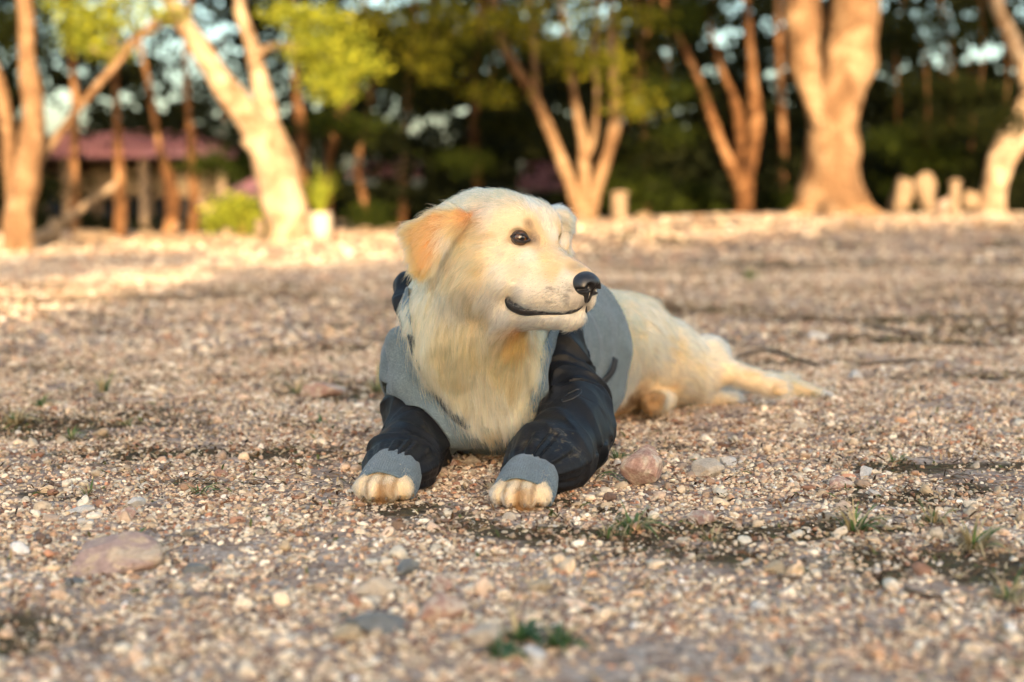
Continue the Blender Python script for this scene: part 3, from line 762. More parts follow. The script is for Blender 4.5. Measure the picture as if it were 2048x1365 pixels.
for i, (pp, Y, lab) in enumerate(thin):
    c_ = px_chain(pp, Y); top = c_[0][-1].copy(); c_ = up_from(c_, rs.uniform(-.4, .4), 1.6)
    C_, R_ = puffs(top[0], Y, max(top[2], 3.)+1.6, 1.6, 1.6, 1.0, 10, .4, .8)
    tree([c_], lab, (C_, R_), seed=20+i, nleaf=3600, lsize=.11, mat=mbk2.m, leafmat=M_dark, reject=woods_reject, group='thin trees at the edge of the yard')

# ---- low leaves in the picture's mid height: sprays of the trees, sun and half shade put into their leaf colours
SPRAY_USED = {}
def spray_label(i, x, y, Y):
    h = 'high' if y < 90 else ('head-high' if y < 220 else 'low')
    side = ('above the left edge tree' if x < 110 else 'over the tiled roof' if x < 300 else 'behind the pale forked tree' if x < 620 else 'right of the pale forked tree' if x < 800 else 'above the dog ear' if x < 900 else
            'above the dog crown' if x < 1000 else 'above the dog brow' if x < 1110 else 'above the dog nose' if x < 1220 else 'right of the fanning tree' if x < 1350 else 'over the orange lit forked tree' if x < 1560 else
            'right of the thick tree' if x < 1860 else 'near the curved tree')
    tone = 'sunlit-coloured' if 700 < x < 1340 and y < 240 and Y < 16.6 else 'olive' if i % 3 else 'deeper green'
    size = 'broad' if Y > 17 else 'small' if Y < 15.6 else 'ragged'
    t_ = '%s %s %s leafy spray %s' % (h, size, tone, side)
    if t_ in SPRAY_USED: t_ = t_.replace('leafy spray', 'leafy spray, the more %s one' % ('rightward' if x > SPRAY_USED[t_] else 'leftward'))
    SPRAY_USED[t_] = x; return t_
lowp = [((690, 250), 17, .45), ((770, 130), 17, .55), ((860, 180), 17.5, .5), ((950, 130), 17, .5), ((1000, 260), 18, .4), ((1080, 130), 17.5, .45), ((930, 320), 18, .35), ((700, 60), 16, .5), ((1260, 110), 17.5, .5), ((1310, 280), 18.5, .4), ((1400, 20), 18, .5), ((1250, 300), 19, .4), ((440, 330), 16.5, .3), ((60, 380), 14, .2), ((1880, 190), 18.5, .5), ((1790, 290), 18.5, .4), ((1960, 60), 18, .5), ((1800, 60), 18, .4), ((1000, 60), 15.5, .5), ((1090, 40), 15.5, .5), ((1180, 120), 16, .4), ((1270, 200), 16.5, .4), ((900, 80), 16, .5), ((820, 30), 15.5, .5), ((1330, 190), 17, .35), ((980, 190), 16.5, .3), ((860, 120), 16, .35), ((760, 40), 16, .4),
        ((1900, 260), 18, .5), ((1960, 190), 17.5, .4), ((1850, 320), 18, .4), ((2010, 240), 16.5, .25), ((1940, 330), 18, .4), ((880, 20), 16, .4), ((1130, 90), 16, .35), ((1240, 40), 16, .4), ((1330, 60), 17, .4), ((30, 60), 12.5, .4)]
for i, ((x, y), Y, r) in enumerate(lowp):
    c0 = W(x, y, Y); C_, R_ = puffs(c0[0], c0[1], c0[2], r*.9, r, r*.4, 5, r*.4, r*.7)
    b = c0.copy(); b[2] += .0
    root = empty('leafy_branch', tuple(c0)); 
    tag(root, spray_label(i, x, y, Y), 'branch', 'leafy sprays hanging among the trees')
    V, Fc = limb_mesh([([c0+np.array([0, .2, 1.5]), c0+np.array([.05, .1, .6]), c0], [.008, .006, .003])], 6, i)
    attach(mesh_obj('twig', V, Fc, mbk2.m), root)
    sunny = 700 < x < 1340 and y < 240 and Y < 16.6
    leaves('leaves', C_, R_, int((420 if sunny else 900)*r/.4), .075, M_sunlit if sunny else (M_dleaf if i % 3 else M_leaf), root, 300+i, .35)

# ---- the woods beyond: one dark mass with gaps of sky
CW = []; RW = []
for i in range(520):
    y = rs.uniform(25, 36); x = rs.uniform(-.5, .5)*y*1.05; z = rs.uniform(-1.6, 7.5)
    CW.append((x, y, z)); r = rs.uniform(.8, 1.5); RW.append((r, r, r*.7))
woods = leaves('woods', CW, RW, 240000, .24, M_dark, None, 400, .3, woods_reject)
tag(woods, 'dark leafy woods behind the yard with sky showing through', None, None, 'stuff')
# undergrowth between the trees
CU = []; RU = []
for i in range(150):
    y = rs.uniform(18.5, 25); x = rs.uniform(-.46, .46)*y
    if -.33*y < x < -.10*y and y < 30: continue
    z0 = float(terrain(x, y)); CU.append((x, y, z0+rs.uniform(.1, 1.3))); r = rs.uniform(.4, .8); RU.append((r, r, r*.7))
for i in range(60):
    y = rs.uniform(27, 31); x = rs.uniform(-.5, .5)*y; CU.append((x, y, rs.uniform(-2, 1.2))); RU.append((1, 1, .8))
def und_reject(P, r):
    px_ = 1024+F_PX*P[:, 0]/P[:, 1]; py_ = 395.5-F_PX*(P[:, 2]-H)/P[:, 1]
    return (((px_ > 90) & (px_ < 600) & (py_ > 262)) | ((px_ > 690) & (px_ < 850) & (py_ > 312) & (py_ < 375)) | ((px_ > 1035) & (px_ < 1130) & (py_ > 318) & (py_ < 385))) & (py_ < 430) & (r.rand(len(P)) < .92)
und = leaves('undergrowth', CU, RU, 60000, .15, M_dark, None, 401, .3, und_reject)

tag(und, 'dark undergrowth beneath the trees', None, None, 'stuff')
# low plants at the edge
def bush(px, py, Y, r, n, mat, lab, size=.06, seed=0, cat='bush'):
    p = W(px, py, Y); z0 = ground_at(p); b = np.array([p[0], Y, z0])
    root = empty('bush', tuple(b)); tag(root, lab, cat)
    C_, R_ = puffs(p[0], Y, z0+r*.55, r*.6, r*.6, r*.35, 7, r*.3, r*.5)
    V, Fc = limb_mesh([([b-np.array([0, 0, .05]), b+np.array([.03, 0, r*.4]), b+np.array([.1*k, 0, r*.8])], [.02, .014, .006]) for k in (-1, 0, 1.)], 6, seed)
    attach(mesh_obj('stems', V, Fc, mbk2.m), root)
    leaves('leaves', C_, R_, n, size, mat, root, 500+seed, .2)
bush(480, 440, 15.5, .42, 1800, M_bright, 'small bright bush left of the forked pale tree', .07, 1)
bush(1250, 380, 19, .6, 2200, M_leaf, 'dull green bush right of the fanning tree', .09, 2)
bush(1390, 400, 20, .6, 2200, M_leaf, 'dark green bush between fanning tree and orange lit tree', .09, 3)
bush(1580, 390, 20, .5, 1600, M_leaf, 'green bush close left of the thick tree', .09, 4)
bush(1850, 400, 19, .55, 1800, M_leaf, 'olive bush behind the pale boulders at right', .08, 5)
bush(745, 470, 16, .28, 900, M_leaf, 'low bush left of the dog ear', .06, 6)
bush(530, 470, 15.2, .2, 600, M_bright, 'tiny yellow green bush beside the forked tree foot', .05, 7)

# ---- potted spiky plant
mpot = Mat('white_pot').set(Base_Color=(.46, .41, .33, 1), Roughness=.6)
p = W(640, 490, 14.2); z0 = ground_at(p); root = empty('potted_plant', (p[0], 14.2, z0)); tag(root, 'arching yellow green plant in a round white pot', 'potted plant')
prof = [(.0, .085), (.06, .105), (.16, .122), (.25, .115), (.265, .125), (.275, .118), (.24, .10)]
V = [(r*math.cos(a), r*math.sin(a), z) for z, r in prof for a in np.linspace(0, 2*math.pi, 24, endpoint=False)]
Fc = [(k*24+i, k*24+(i+1) % 24, (k+1)*24+(i+1) % 24, (k+1)*24+i) for k in range(len(prof)-1) for i in range(24)]+[tuple(range(24))[::-1], tuple((len(prof)-1)*24+i for i in range(24))]
o = mesh_obj('pot', V, Fc, mpot.m); o.parent = root
V = []; Fc = []; r_ = np.random.RandomState(8)
for k in range(70):
    a = r_.uniform(0, 6.28); L_ = r_.uniform(.35, .62); ln = r_.uniform(.2, 1.2); i0 = len(V); w = .012
    dv_ = np.array([math.cos(a), math.sin(a), 0]); sd_ = np.array([-math.sin(a), math.cos(a), 0])
    q = dv_*.02+np.array([0, 0, .25])
    for j in range(8):
        t = j/7; an = ln*.4+ln*1.3*t; ww = w*(1-t**2)+.001
        V += [q-sd_*ww, q+sd_*ww]; q = q+(dv_*math.sin(an)+np.array([0, 0, 1])*math.cos(an))*L_/7
    for j in range(7): Fc.append((i0+2*j, i0+2*j+1, i0+2*j+3, i0+2*j+2))
o = mesh_obj('leaves', V, Fc, M_bright); o.parent = root; point_attr(o, 'lv', r_.rand(len(V)), 'FLOAT'); o['kind'] = 'stuff'

# ---- pale boulders, posts and edging stones
M_edge = stone_mat('edge_stone', [(.3, (.22, .15, .095)), (.6, (.36, .27, .18)), (.8, (.48, .38, .27))])
def boulder(px, py, Y, w, h, mat, seed, lab, cat='boulder', name='boulder', rz=0, grp=None):
    p = W(px, py, Y); me = stone_mesh(name, seed, mat, 3, (1, 1, 1), .5, 12, (.42, .9))
    o = bpy.data.objects.new(name, me); S.collection.objects.link(o)
    o.scale = (w/1.75, w/1.9, h/1.7); o.rotation_euler = (0, 0, rz); o.location = (p[0], Y, ground_at(p)+h*.42); tag(o, lab, cat, grp)
boulder(1800, 430, 18.0, .32, .46, M_edge, 301, 'leaning pale boulder right of the thick tree', rz=.4)
boulder(1850, 430, 17.8, .28, .50, M_edge, 302, 'tall pale boulder beside the leaning one', rz=1.)
boulder(1940, 425, 17.6, .22, .30, M_edge, 303, 'round pale boulder at the foot of the curved tree', rz=.2)
boulder(1890, 428, 17.9, .16, .18, M_mauve, 304, 'small reddish boulder left of the pale post', rz=.2)
for i, (x, y, Y, w, h, lab) in enumerate([(1163, 462, 16.2, .16, .15, 'pale edging stone in front of the fanning tree'), (1235, 458, 16.2, .14, .17, 'pale edging stone right of the fanning tree'), (1285, 452, 16.4, .22, .12, 'flat pale edging stone left of the thin reddish tree'),
        (95, 500, 13.4, .26, .22, 'pale edging stone beside the left edge tree'), (110, 480, 13.8, .16, .34, 'upright pale stone behind the first edging stone at left'), (180, 492, 14.0, .34, .16, 'long low pale edging stone before the straight thin tree'), (215, 490, 14.1, .20, .13, 'pale edging stone touching the long low one'),
        (300, 486, 14.2, .3, .12, 'wide flat pale edging stone below the crooked tree'), (350, 484, 14.2, .22, .13, 'pale edging stone below the crooked tree foot'), (400, 482, 14.2, .18, .12, 'edging stone at the foot of the thin dark straight tree'), (455, 482, 14.0, .14, .18, 'upright pale edging stone left of the forked tree'),
        (520, 486, 14.1, .14, .26, 'tall pale edging stone touching the forked tree'), (780, 478, 16.0, .2, .08, 'low edging stone left of the dog ear'), (730, 482, 15.6, .22, .08, 'low edging stone right of the potted plant'), (1700, 470, 14.6, .14, .08, 'small pale stone on the bank below the thick tree')]):
    boulder(x, y, Y, w, h*.85, M_edge, 310+i, lab, 'stone', 'edging_stone', rs.uniform(0, 3), 'edging stones along the yard')
mpost = Mat('weathered_wood').set(Roughness=.85)
mpost.col(mpost.ramp(mpost.noise(8, 5, .6), [(.3, (.18, .12, .07)), (.7, (.30, .22, .145))]))
def post(px, py, Y, h, r, lab, ball=True):
    p = W(px, py, Y); z0 = ground_at(p); prof = [(-.1, r), (h*.8, r*.95), (h*.82, r*.7)]
    if ball: prof += [(h*.86, r*1.1), (h*.92, r*1.3), (h*.97, r*1.0), (h, r*.2)]
    else: prof += [(h, r*.68)]
    V = [(q*math.cos(a), q*math.sin(a), z) for z, q in prof for a in np.linspace(0, 2*math.pi, 16, endpoint=False)]; m = len(prof)
    Fc = [(k*16+i, k*16+(i+1) % 16, (k+1)*16+(i+1) % 16, (k+1)*16+i) for k in range(m-1) for i in range(16)]+[tuple((m-1)*16+i for i in range(16))]
    o = mesh_obj('wooden_post', V, Fc, mpost.m); o.location = (p[0], Y, z0); tag(o, lab, 'post')
post(1908, 432, 17.3, .40, .06, 'round topped pale wooden post among the boulders at right')
post(1238, 452, 16.6, .34, .09, 'short round topped post right of the fanning tree')
def rail(a, b, r, lab, n='wooden_rail'):
    a = np.array(a); b = np.array(b); V, Fc = limb_mesh([([a-a, (b-a)*.5, b-a], [r, r, r*.9])], 10); o = mesh_obj(n, V, Fc, mpost.m); o.location = a; tag(o, lab, 'log')
pa = W(130, 442, 15.6); rail(pa, W(232, 368, 15.9), .045, 'pale log leaning against the straight thin tree')
rail(W(450, 448, 16.3), W(400, 405, 16.6), .055, 'pale log leaning against the thin dark straight tree')
rail(W(1590, 462, 15.6), W(1790, 440, 15.9), .07, 'long pale root or log lying below the thick tree', 'fallen_log')

# ---- houses in the hollow
mroof = Mat('purple_red_roof').set(Roughness=.8)
mroof.col(mroof.ramp(mroof.noise(1.4, 5), [(.3, (.24, .10, .12)), (.7, (.38, .18, .20))]))
mwall = Mat('cream_plaster').set(Roughness=.9)
mwall.col(mwall.ramp(mwall.noise(1.1, 5), [(.3, (.20, .155, .10)), (.7, (.32, .26, .18))]))
mglass = Mat('dark_glass').set(Base_Color=(.02, .025, .03, 1), Roughness=.1)
def box(name, lo, hi, mat, parent=None, off=(0, 0, 0)):
    lo = np.array(lo, float); hi = np.array(hi, float)
    V = [(x, y, z) for x in (lo[0], hi[0]) for y in (lo[1], hi[1]) for z in (lo[2], hi[2])]
    Fc = [(0, 1, 3, 2), (4, 6, 7, 5), (0, 4, 5, 1), (2, 3, 7, 6), (0, 2, 6, 4), (1, 5, 7, 3)]
    o = mesh_obj(name, V, Fc, mat, parent, smooth=False); return o
def house(x0, x1, y0, dep, zg, ze, zr, lab, posts=True, rows=5, cols=9, name='house', wz=None):
    """low house: hipped tiled roof with real courses, wall with door and windows, posts of a porch"""
    cx = (x0+x1)/2; root = empty(name, (cx, y0, zg)); tag(root, lab, 'house')
    w = (x1-x0)/2; h_ = ze-zg
    box('wall', (-w+.5, 1.6, 0), (w-.5, dep-.4, h_-.02), mwall.m, root)
    for i in range(3):
        xx = -w+1.0+i*(2*w-2)/3
        f_ = box('window', (xx, 1.56, h_*.38), (xx+1.0, 1.598, h_*.80), mpost.m, root); box('pane', (xx+.07, 1.54, h_*.38+.07), (xx+.93, 1.558, h_*.80-.07), mglass.m, f_)
    dr_ = box('door', (w-1.6, 1.55, .02), (w-.8, 1.597, h_*.82), mpost.m, root)
    ridge = zr-zg
    # roof: stepped courses front and back, hipped ends
    V = []; Fc = []
    nC = rows*2
    for k in range(nC):
        t0, t1 = k/nC, (k+1)/nC
        for sgn in (1, -1):
            ya = dep/2-sgn*(dep/2)*(1-t0); yb = dep/2-sgn*(dep/2)*(1-t1)
            za = h_+(ridge-h_)*t0; zb = h_+(ridge-h_)*t1
            ins0 = w*.45*t0; ins1 = w*.45*t1; i0 = len(V)
            V += [(-w+ins0, ya, za+.05), (w-ins0, ya, za+.05), (w-ins1, yb, zb+.01), (-w+ins1, yb, zb+.01), (-w+ins0, ya, za-.02), (w-ins0, ya, za-.02)]
            Fc += [(i0, i0+1, i0+2, i0+3), (i0+4, i0+5, i0+1, i0)]
        for sgn in (1, -1):
            i0 = len(V); xa = sgn*(w-w*.45*t0); xb = sgn*(w-w*.45*t1); za = h_+(ridge-h_)*t0; zb = h_+(ridge-h_)*t1
            V += [(xa, dep/2*t0, za+.045), (xa, dep-dep/2*t0, za+.045), (xb, dep-dep/2*t1, zb+.01), (xb, dep/2*t1, zb+.01)]; Fc += [(i0, i0+1, i0+2, i0+3)]
    i0 = len(V); V += [(-w, 0, h_-.03), (w, 0, h_-.03), (w, dep, h_-.03), (-w, dep, h_-.03)]; Fc.append((i0, i0+1, i0+2, i0+3))
    mesh_obj('roof', V, Fc, mroof.m, root, smooth=False)
    if posts:
        n_ = 4
        for i in range(n_):
            xx = -w+.3+i*(2*w-.6)/(n_-1); box('porch_post', (xx-.07, .2, 0), (xx+.07, .34, h_-.03), mpost.m, root)
    return root
ZG = float(terrain(-5, 30))
a, b = W(60, 318, 27)[0], W(470, 318, 27)[0]
house(a-1.2, b, 27, 6, ZG, W(0, 312, 27)[2], W(0, 262, 30)[2], 'low house with a purple red roof behind the trees at left')
house(W(440, 370, 24)[0], W(600, 370, 24)[0], 24, 3, float(terrain(-4, 24)), W(0, 392, 24)[2], W(0, 360, 25.5)[2], 'lower shed with a purple red roof right of the left house', False, 3)
house(W(690, 340, 29)[0], W(850, 340, 29)[0], 29, 4, float(terrain(-3, 29)), W(0, 352, 29)[2], W(0, 318, 31)[2], 'small grey purple roofed house seen left of the dog head', False, 3)
house(W(1030, 340, 30)[0], W(1140, 340, 30)[0], 30, 4, float(terrain(1, 30)), W(0, 378, 30)[2], W(0, 318, 32)[2], 'pink roofed shed seen between thin trees above the dog head', False, 3)

# ---- behind the camera: unseen house, trees and hedging added to shade the yard
root = house(3.0, 34, -30, 9, 0, 5.9, 8.0, 'unseen tall cream house added behind the camera to shade the yard', False, 6)
CH = []; RH = []
for i in range(110):
    x = rs.uniform(-9, 5.2); CH.append((x, -9+rs.uniform(-.5, .5), rs.uniform(.3, 2.45))); RH.append((.55, .5, .4))
for i, (cx, rx, n_, cz, nl_, lab) in enumerate(((-3.9, 3.7, 60, 9.2, 30000, 'unseen leafy tree added behind the camera at its left for shade'), (5.0, 2.5, 64, 10., 36000, 'unseen leafy tree added behind the camera to throw dappled shade'), (13.2, 3.2, 60, 9.4, 30000, 'unseen leafy tree added behind the camera at its right for shade'))):  # unseen trees, added to break the sun into patches on the background
    C_, R_ = puffs(cx, -14, cz, rx, 1.6, 2.7, n_//2, .55, 1.0)
    b = np.array([cx, -14, 0.])
    bt_ = tree([([b, b+np.array([.2, 0, 3.]), b+np.array([-.1, 0, 6.5]), b+np.array([.1, 0, 9.])], [.3, .24, .16, .06])], lab, (C_, R_), seed=90+i, nleaf=nl_, lsize=.17)
    if i == 0: shade_tree = bt_
leaves('crown', [(.2, -14, 4.5), (1.0, -14, 4.75)], [(.8, .5, .16), (.6, .5, .14)], 1600, .17, M_leaf, shade_tree, 620)  # low unseen puffs added to lay a band of shade on the left ground
hd_root = empty('shade_hedge', (-2, -9, 0)); tag(hd_root, 'unseen clipped hedging added behind the camera to shade the near ground', 'shade_hedge')  # unseen, added to keep sun off the near left ground
leaves('leaves', CH, RH, 36000, .13, M_leaf, hd_root, 600, .2)
# ================================================================== the dog
def frame(psi, pit, rol):
    F0 = np.array([np.sin(psi), -np.cos(psi), 0]); R0 = np.array([-np.cos(psi), -np.sin(psi), 0]); U0 = np.array([0, 0, 1.])
    Fw = F0*np.cos(pit)-U0*np.sin(pit); U = U0*np.cos(pit)+F0*np.sin(pit)
    R = R0*np.cos(rol)+U*np.sin(rol); U = U*np.cos(rol)-R0*np.sin(rol)
    return np.stack([Fw, R, U])
HM = frame(math.radians(46), math.radians(3), math.radians(5))   # rows: forward, dog's right side, up
HC = np.array([-.020, 2.27, .374]); HS = 1.30
def hw(x, y, z):
    return (np.array([x, y, z])*HS)@HM+HC

DF = Field((-.34, 1.90, -.02), (.76, 3.34, .52), .003)
def hc(a, b, ra, rb, k=.02, mode='u', F=None):
    (F or DF).cone(hw(*a), hw(*b), ra*HS, rb*HS, k*HS, mode)
def he(c, r, k=.02, mode='u', F=None, yaw=0, pitch=0):
    M = HM
    if yaw or pitch:
        cy, sy, cp, sp = math.cos(yaw), math.sin(yaw), math.cos(pitch), math.sin(pitch)
        M = np.array([[cy, sy, 0], [-sy, cy, 0], [0, 0, 1]])@np.array([[cp, 0, sp], [0, 1, 0], [-sp, 0, cp]])@HM
    (F or DF).ell(hw(*c), np.array(r)*HS, k*HS, mode, M)

# torso
C = [(-.03, 2.50), (.10, 2.72), (.22, 2.90), (.30, 3.02)]
DF.cone((-.03, 2.50, .17), (.11, 2.74, .178), .115, .106, .03)
DF.cone((-.03, 2.50, .11), (.10, 2.74, .10), .115, .092, .03)
DF.cone((.11, 2.74, .170), (.23, 2.92, .150), .108, .098, .04)
DF.cone((.10, 2.74, .09), (.22, 2.93, .08), .088, .080, .04)
DF.cone((.23, 2.92, .135), (.32, 3.02, .090), .095, .085, .04)
DF.cone(W(1330, 720, 3.0), W(1395, 745, 3.02), .080, .050, .04)
DF.ell(W(1416, 704, 3.06), (.042, .05, .032), .015)
DF.cone(W(1395, 745, 3.02), W(1432, 740, 3.03), .052, .036, .02)
DF.cone(W(1434, 736, 3.02), W(1500, 758, 3.00), .029, .019, .014)
DF.cone(W(1500, 758, 3.00), W(1546, 774, 2.98), .019, .022, .01)
for q in range(3): DF.ell(W(1562, 768+8*q, 2.97-.01*q), (.016, .012, .009), .006)
DF.cone(W(1375, 792, 3.03), W(1470, 797, 3.07), .020, .012, .015)      # the leg beneath
DF.cone(W(1330, 795, 2.93), W(1306, 808, 2.82), .022, .024, .010)     # its paw, pads to the lens
for ax_, az_ in ((-14, -14), (2, -20), (16, -12)): DF.ell(W(1306+ax_, 806+az_*.6, 2.800), (.011, .012, .011), .006)
DF.ell(W(1306, 815, 2.797), (.014, .008, .010), .005)
DF.cone(W(1470, 752, 3.20), W(1560, 769, 3.18), .020, .016, .02)      # tail
DF.cone(W(1560, 769, 3.18), W(1632, 785, 3.15), .016, .006, .02)
# neck and chest
DF.cone((-.035, 2.47, .20), (-.045, 2.36, .30), .115, .098, .04)
DF.cone((-.045, 2.36, .30), hw(-.035, 0, -.005), .098, .080, .03)
DF.cone(W(975, 690, 2.345), W(988, 800, 2.335), .082, .058, .04)
DF.cone(W(880, 620, 2.33), W(900, 700, 2.35), .050, .050, .04)
DF.cone(hw(-.010, .035, -.045), W(930, 650, 2.30), .046, .052, .04)
DF.cone(hw(.030, .015, -.075), W(1000, 690, 2.31), .036, .055, .03)
DF.cone(W(930, 650, 2.30), W(965, 760, 2.33), .052, .050, .04)
# skull
he((0, 0, .006), (.076, .063, .057), .02)
he((-.035, 0, -.012), (.060, .062, .055), .02)
he((.038, .020, .022), (.034, .026, .028), .02)
he((.038, -.020, .022), (.034, .026, .028), .02)
for s in (1, -1):
    he((.010, .040*s, -.035), (.058, .026, .040), .02)
    he((.052, .030*s, -.018), (.036, .018, .020), .012)
# muzzle
hc((.060, 0, -.022), (.132, 0, -.038), .033, .0225, .02)
hc((.070, 0, -.045), (.126, 0, -.053), .033, .0210, .015)
for s in (1, -1):
    hc((.082, .018*s, -.052), (.134, .011*s, -.056), .021, .0130, .012)
hc((.030, 0, -.072), (.124, 0, -.078), .030, .014, .012)
he((.130, 0, -.077), (.014, .014, .011), .01)
# ears: near one a folded flap, far one a tuft behind the brow
def poly_sd(x, z, P):
    """signed distance in a plane, negative inside"""
    d = np.full(x.shape, 1e9, np.float32); ins = np.zeros(x.shape, bool); n = len(P)
    for i in range(n):
        ax, az = P[i]; bx, bz = P[(i+1) % n]
        ex, ez = bx-ax, bz-az; wx, wz = x-ax, z-az
        t = np.clip((wx*ex+wz*ez)/(ex*ex+ez*ez), 0, 1)
        d = np.minimum(d, np.hypot(wx-ex*t, wz-ez*t))
        c = ((az > z) != (bz > z)) & (x < (bx-ax)*(z-az)/(bz-az+1e-12)+ax)
        ins ^= c
    return np.where(ins, -d, d)
def hit(px, py, F=None, y0=1.85):
    """where the line of sight through a place of the photograph meets the body"""
    F = F or DF
    a = np.array([0, 0, H]); b = W(px, py, 3.); d = (b-a)/np.linalg.norm(b-a)
    t = y0
    for i in range(300):
        v = sample(F, (a+d*t)[None])[0]
        if v < .0004: break
        t += max(min(v, .02)*.7, .0004)
    return a+d*t
EP = [W(x, y, 2.22)[[0, 2]] for x, y in ((914, 413), (868, 424), (834, 441), (808, 461), (822, 495), (827, 525), (838, 544), (856, 545), (873, 528), (889, 498), (910, 472), (934, 450), (941, 428))]
eh = [hit(930, 440), hit(905, 500)]
EY0 = eh[0][1]; EX0 = eh[0][0]; EZ0 = eh[0][2]
print('ear depth', EY0, eh[1][1])
def ear_fn(P):
    x, y, z = P[..., 0], P[..., 1], P[..., 2]
    s2 = poly_sd(x, z, EP)
    u = np.clip((EX0-x)/.11, 0, 1)
    yc = EY0-.006-.020*np.sin(u*2.2)+.030*u*u-.010*np.clip((EZ0-z)/.1, 0, 1)
    t = np.abs(y-yc)-.0045
    s2 = s2+.005
    return np.minimum(np.maximum(s2, t), 0)+np.hypot(np.maximum(s2, 0), np.maximum(t, 0))-.004
DF.op(ear_fn, (-.19, EY0-.06, .26), (-.04, EY0+.06, .44), .007)
DF.cone(hw(-.018, -.050, .032), W(1114, 445, 2.42), .022, .021, .015)
DF.cone(W(1114, 445, 2.42), W(1124, 500, 2.40), .021, .014, .02)
# forelegs inside the sleeves, and paws
LEG = {'r': dict(sh=W(835, 730, 2.44), el=W(858, 868, 2.38), wr=W(790, 938, 2.13), pa=W(768, 985, 2.055)),
       'l': dict(sh=W(1125, 740, 2.42), el=W(1150, 868, 2.32), wr=W(1062, 945, 2.09), pa=W(1043, 1000, 2.01))}
for sd_, L in LEG.items():
    DF.cone(L['sh'], L['el'], .027 if sd_ == 'r' else .030, .030, .03); DF.cone(L['el'], L['wr'], .038, .030, .02)
    DF.cone(L['wr']-np.array([0, 0, .010]), L['pa']-np.array([0, 0, .004]), .024, .021, .012)
    d = L['pa']-L['wr']; d[2] = 0; d /= np.linalg.norm(d); r = np.array([-d[1], d[0], 0])
    c = L['pa']
    for k, (a, fw) in enumerate(((-.027, -.004), (-.010, .010), (.010, .010), (.027, -.004))):
        p = c+r*a*1.06+d*(fw+.006); p[2] = .022
        q = c+r*a*.7-d*.03; q[2] = .036
        DF.cone(q, p, .013, .0158, .003)
# ---- face: a ray from the lens finds where a feature sits on the head
def to_head(p): return (HM@(np.asarray(p)-HC))/HS
def mirror(p):
    q = to_head(p); q[1] *= -1; return q@HM*HS+HC
# eyes
EYEC = {}
e0 = hit(1040, 476); g0 = grad(DF, e0[None])[0]
EYE_R = .0138
ec = e0-g0*(EYE_R*.72)
le = to_head(ec)
EYEC = {1: ec, -1: mirror(ec)-HM[0]*.007+HM[1]*.008}
gl = to_head(e0+g0*.01)-to_head(e0); gl /= np.linalg.norm(gl)
GAZE = {}
for s in (1, -1):
    o = np.array([gl[0], gl[1]*s, gl[2]]); o /= np.linalg.norm(o)
    GAZE[s] = o@HM
# mouth line
mouth_px = [(1014, 598), (1024, 610), (1041, 620), (1062, 626), (1090, 628), (1120, 628), (1143, 626), (1158, 621), (1168, 614)]
mouth_r = [.0030, .0090, .0100, .0060, .0032, .0026, .0028, .0027, .0018]
MOUTH = np.array([hit(*p) for p in mouth_px])
MOUTH_IN = MOUTH-grad(DF, MOUTH)*.003
for s in (0, 1):
    pts = MOUTH_IN if s == 0 else np.array([mirror(p) for p in MOUTH_IN])
    for a, b, ra, rb in zip(pts, pts[1:], mouth_r, mouth_r[1:]):
        DF.cone(a, b, ra*.95, rb*.95, .004, 's')
# sockets
for s in (1, -1):
    c = EYEC[s]+GAZE[s]*.010
    DF.ell(c, (.0185, .0125, .0125), .008, 's', np.stack([np.cross(HM[2], GAZE[s]), GAZE[s], HM[2]]))
dv, dfc = DF.mesh()
mdog = Mat('dog_skin').set(Roughness=.85)
at = mdog.n('ShaderNodeAttribute', attribute_name='skin'); mdog.col(at.outputs['Color'])
dog = mesh_obj('dog', dv, dfc, mdog.m)
tag(dog, 'cream golden dog in a grey and black hoodie lying on the gravel, head turned', 'dog')

def sphere(name, c, r, mat, parent, axis, nu=48, nv=32, sc=None):
    """ball whose pole looks along axis; attribute 'ang' holds the angle from the pole"""
    z = np.array(axis, float); z /= np.linalg.norm(z)
    x = np.cross(z, [.1, .2, 1]); x /= np.linalg.norm(x); y = np.cross(z, x)
    V = []; A = []
    for j in range(nv+1):
        t = math.pi*j/nv
        for i in range(nu):
            p = 2*math.pi*i/nu
            V.append(c+r*(math.sin(t)*(math.cos(p)*x+math.sin(p)*y)+math.cos(t)*z)); A.append(t)
    Fc = [(j*nu+i, (j+1)*nu+i, (j+1)*nu+(i+1) % nu, j*nu+(i+1) % nu) for j in range(nv) for i in range(nu)]
    o = mesh_obj(name, V, Fc, mat, parent)
    point_attr(o, 'ang', np.array(A), 'FLOAT'); return o
meye = Mat('dog_eye').set(Roughness=.18, Coat_Weight=.6, Coat_Roughness=.02)
at = meye.n('ShaderNodeAttribute', attribute_name='ang')
meye.col(meye.ramp(at.outputs['Fac'], [(0, (.004, .003, .003)), (.32, (.006, .004, .003)), (.40, (.085, .032, .010)), (.62, (.13, .052, .018)), (.80, (.05, .02, .008)), (.92, (.012, .007, .005)), (1.12, (.10, .07, .06))]))
mdark = Mat('dark_skin').set(Base_Color=(.020, .014, .013, 1), Roughness=.42)
mdark.nor(mdark.bump(mdark.noise(700, 2), .25, .001))
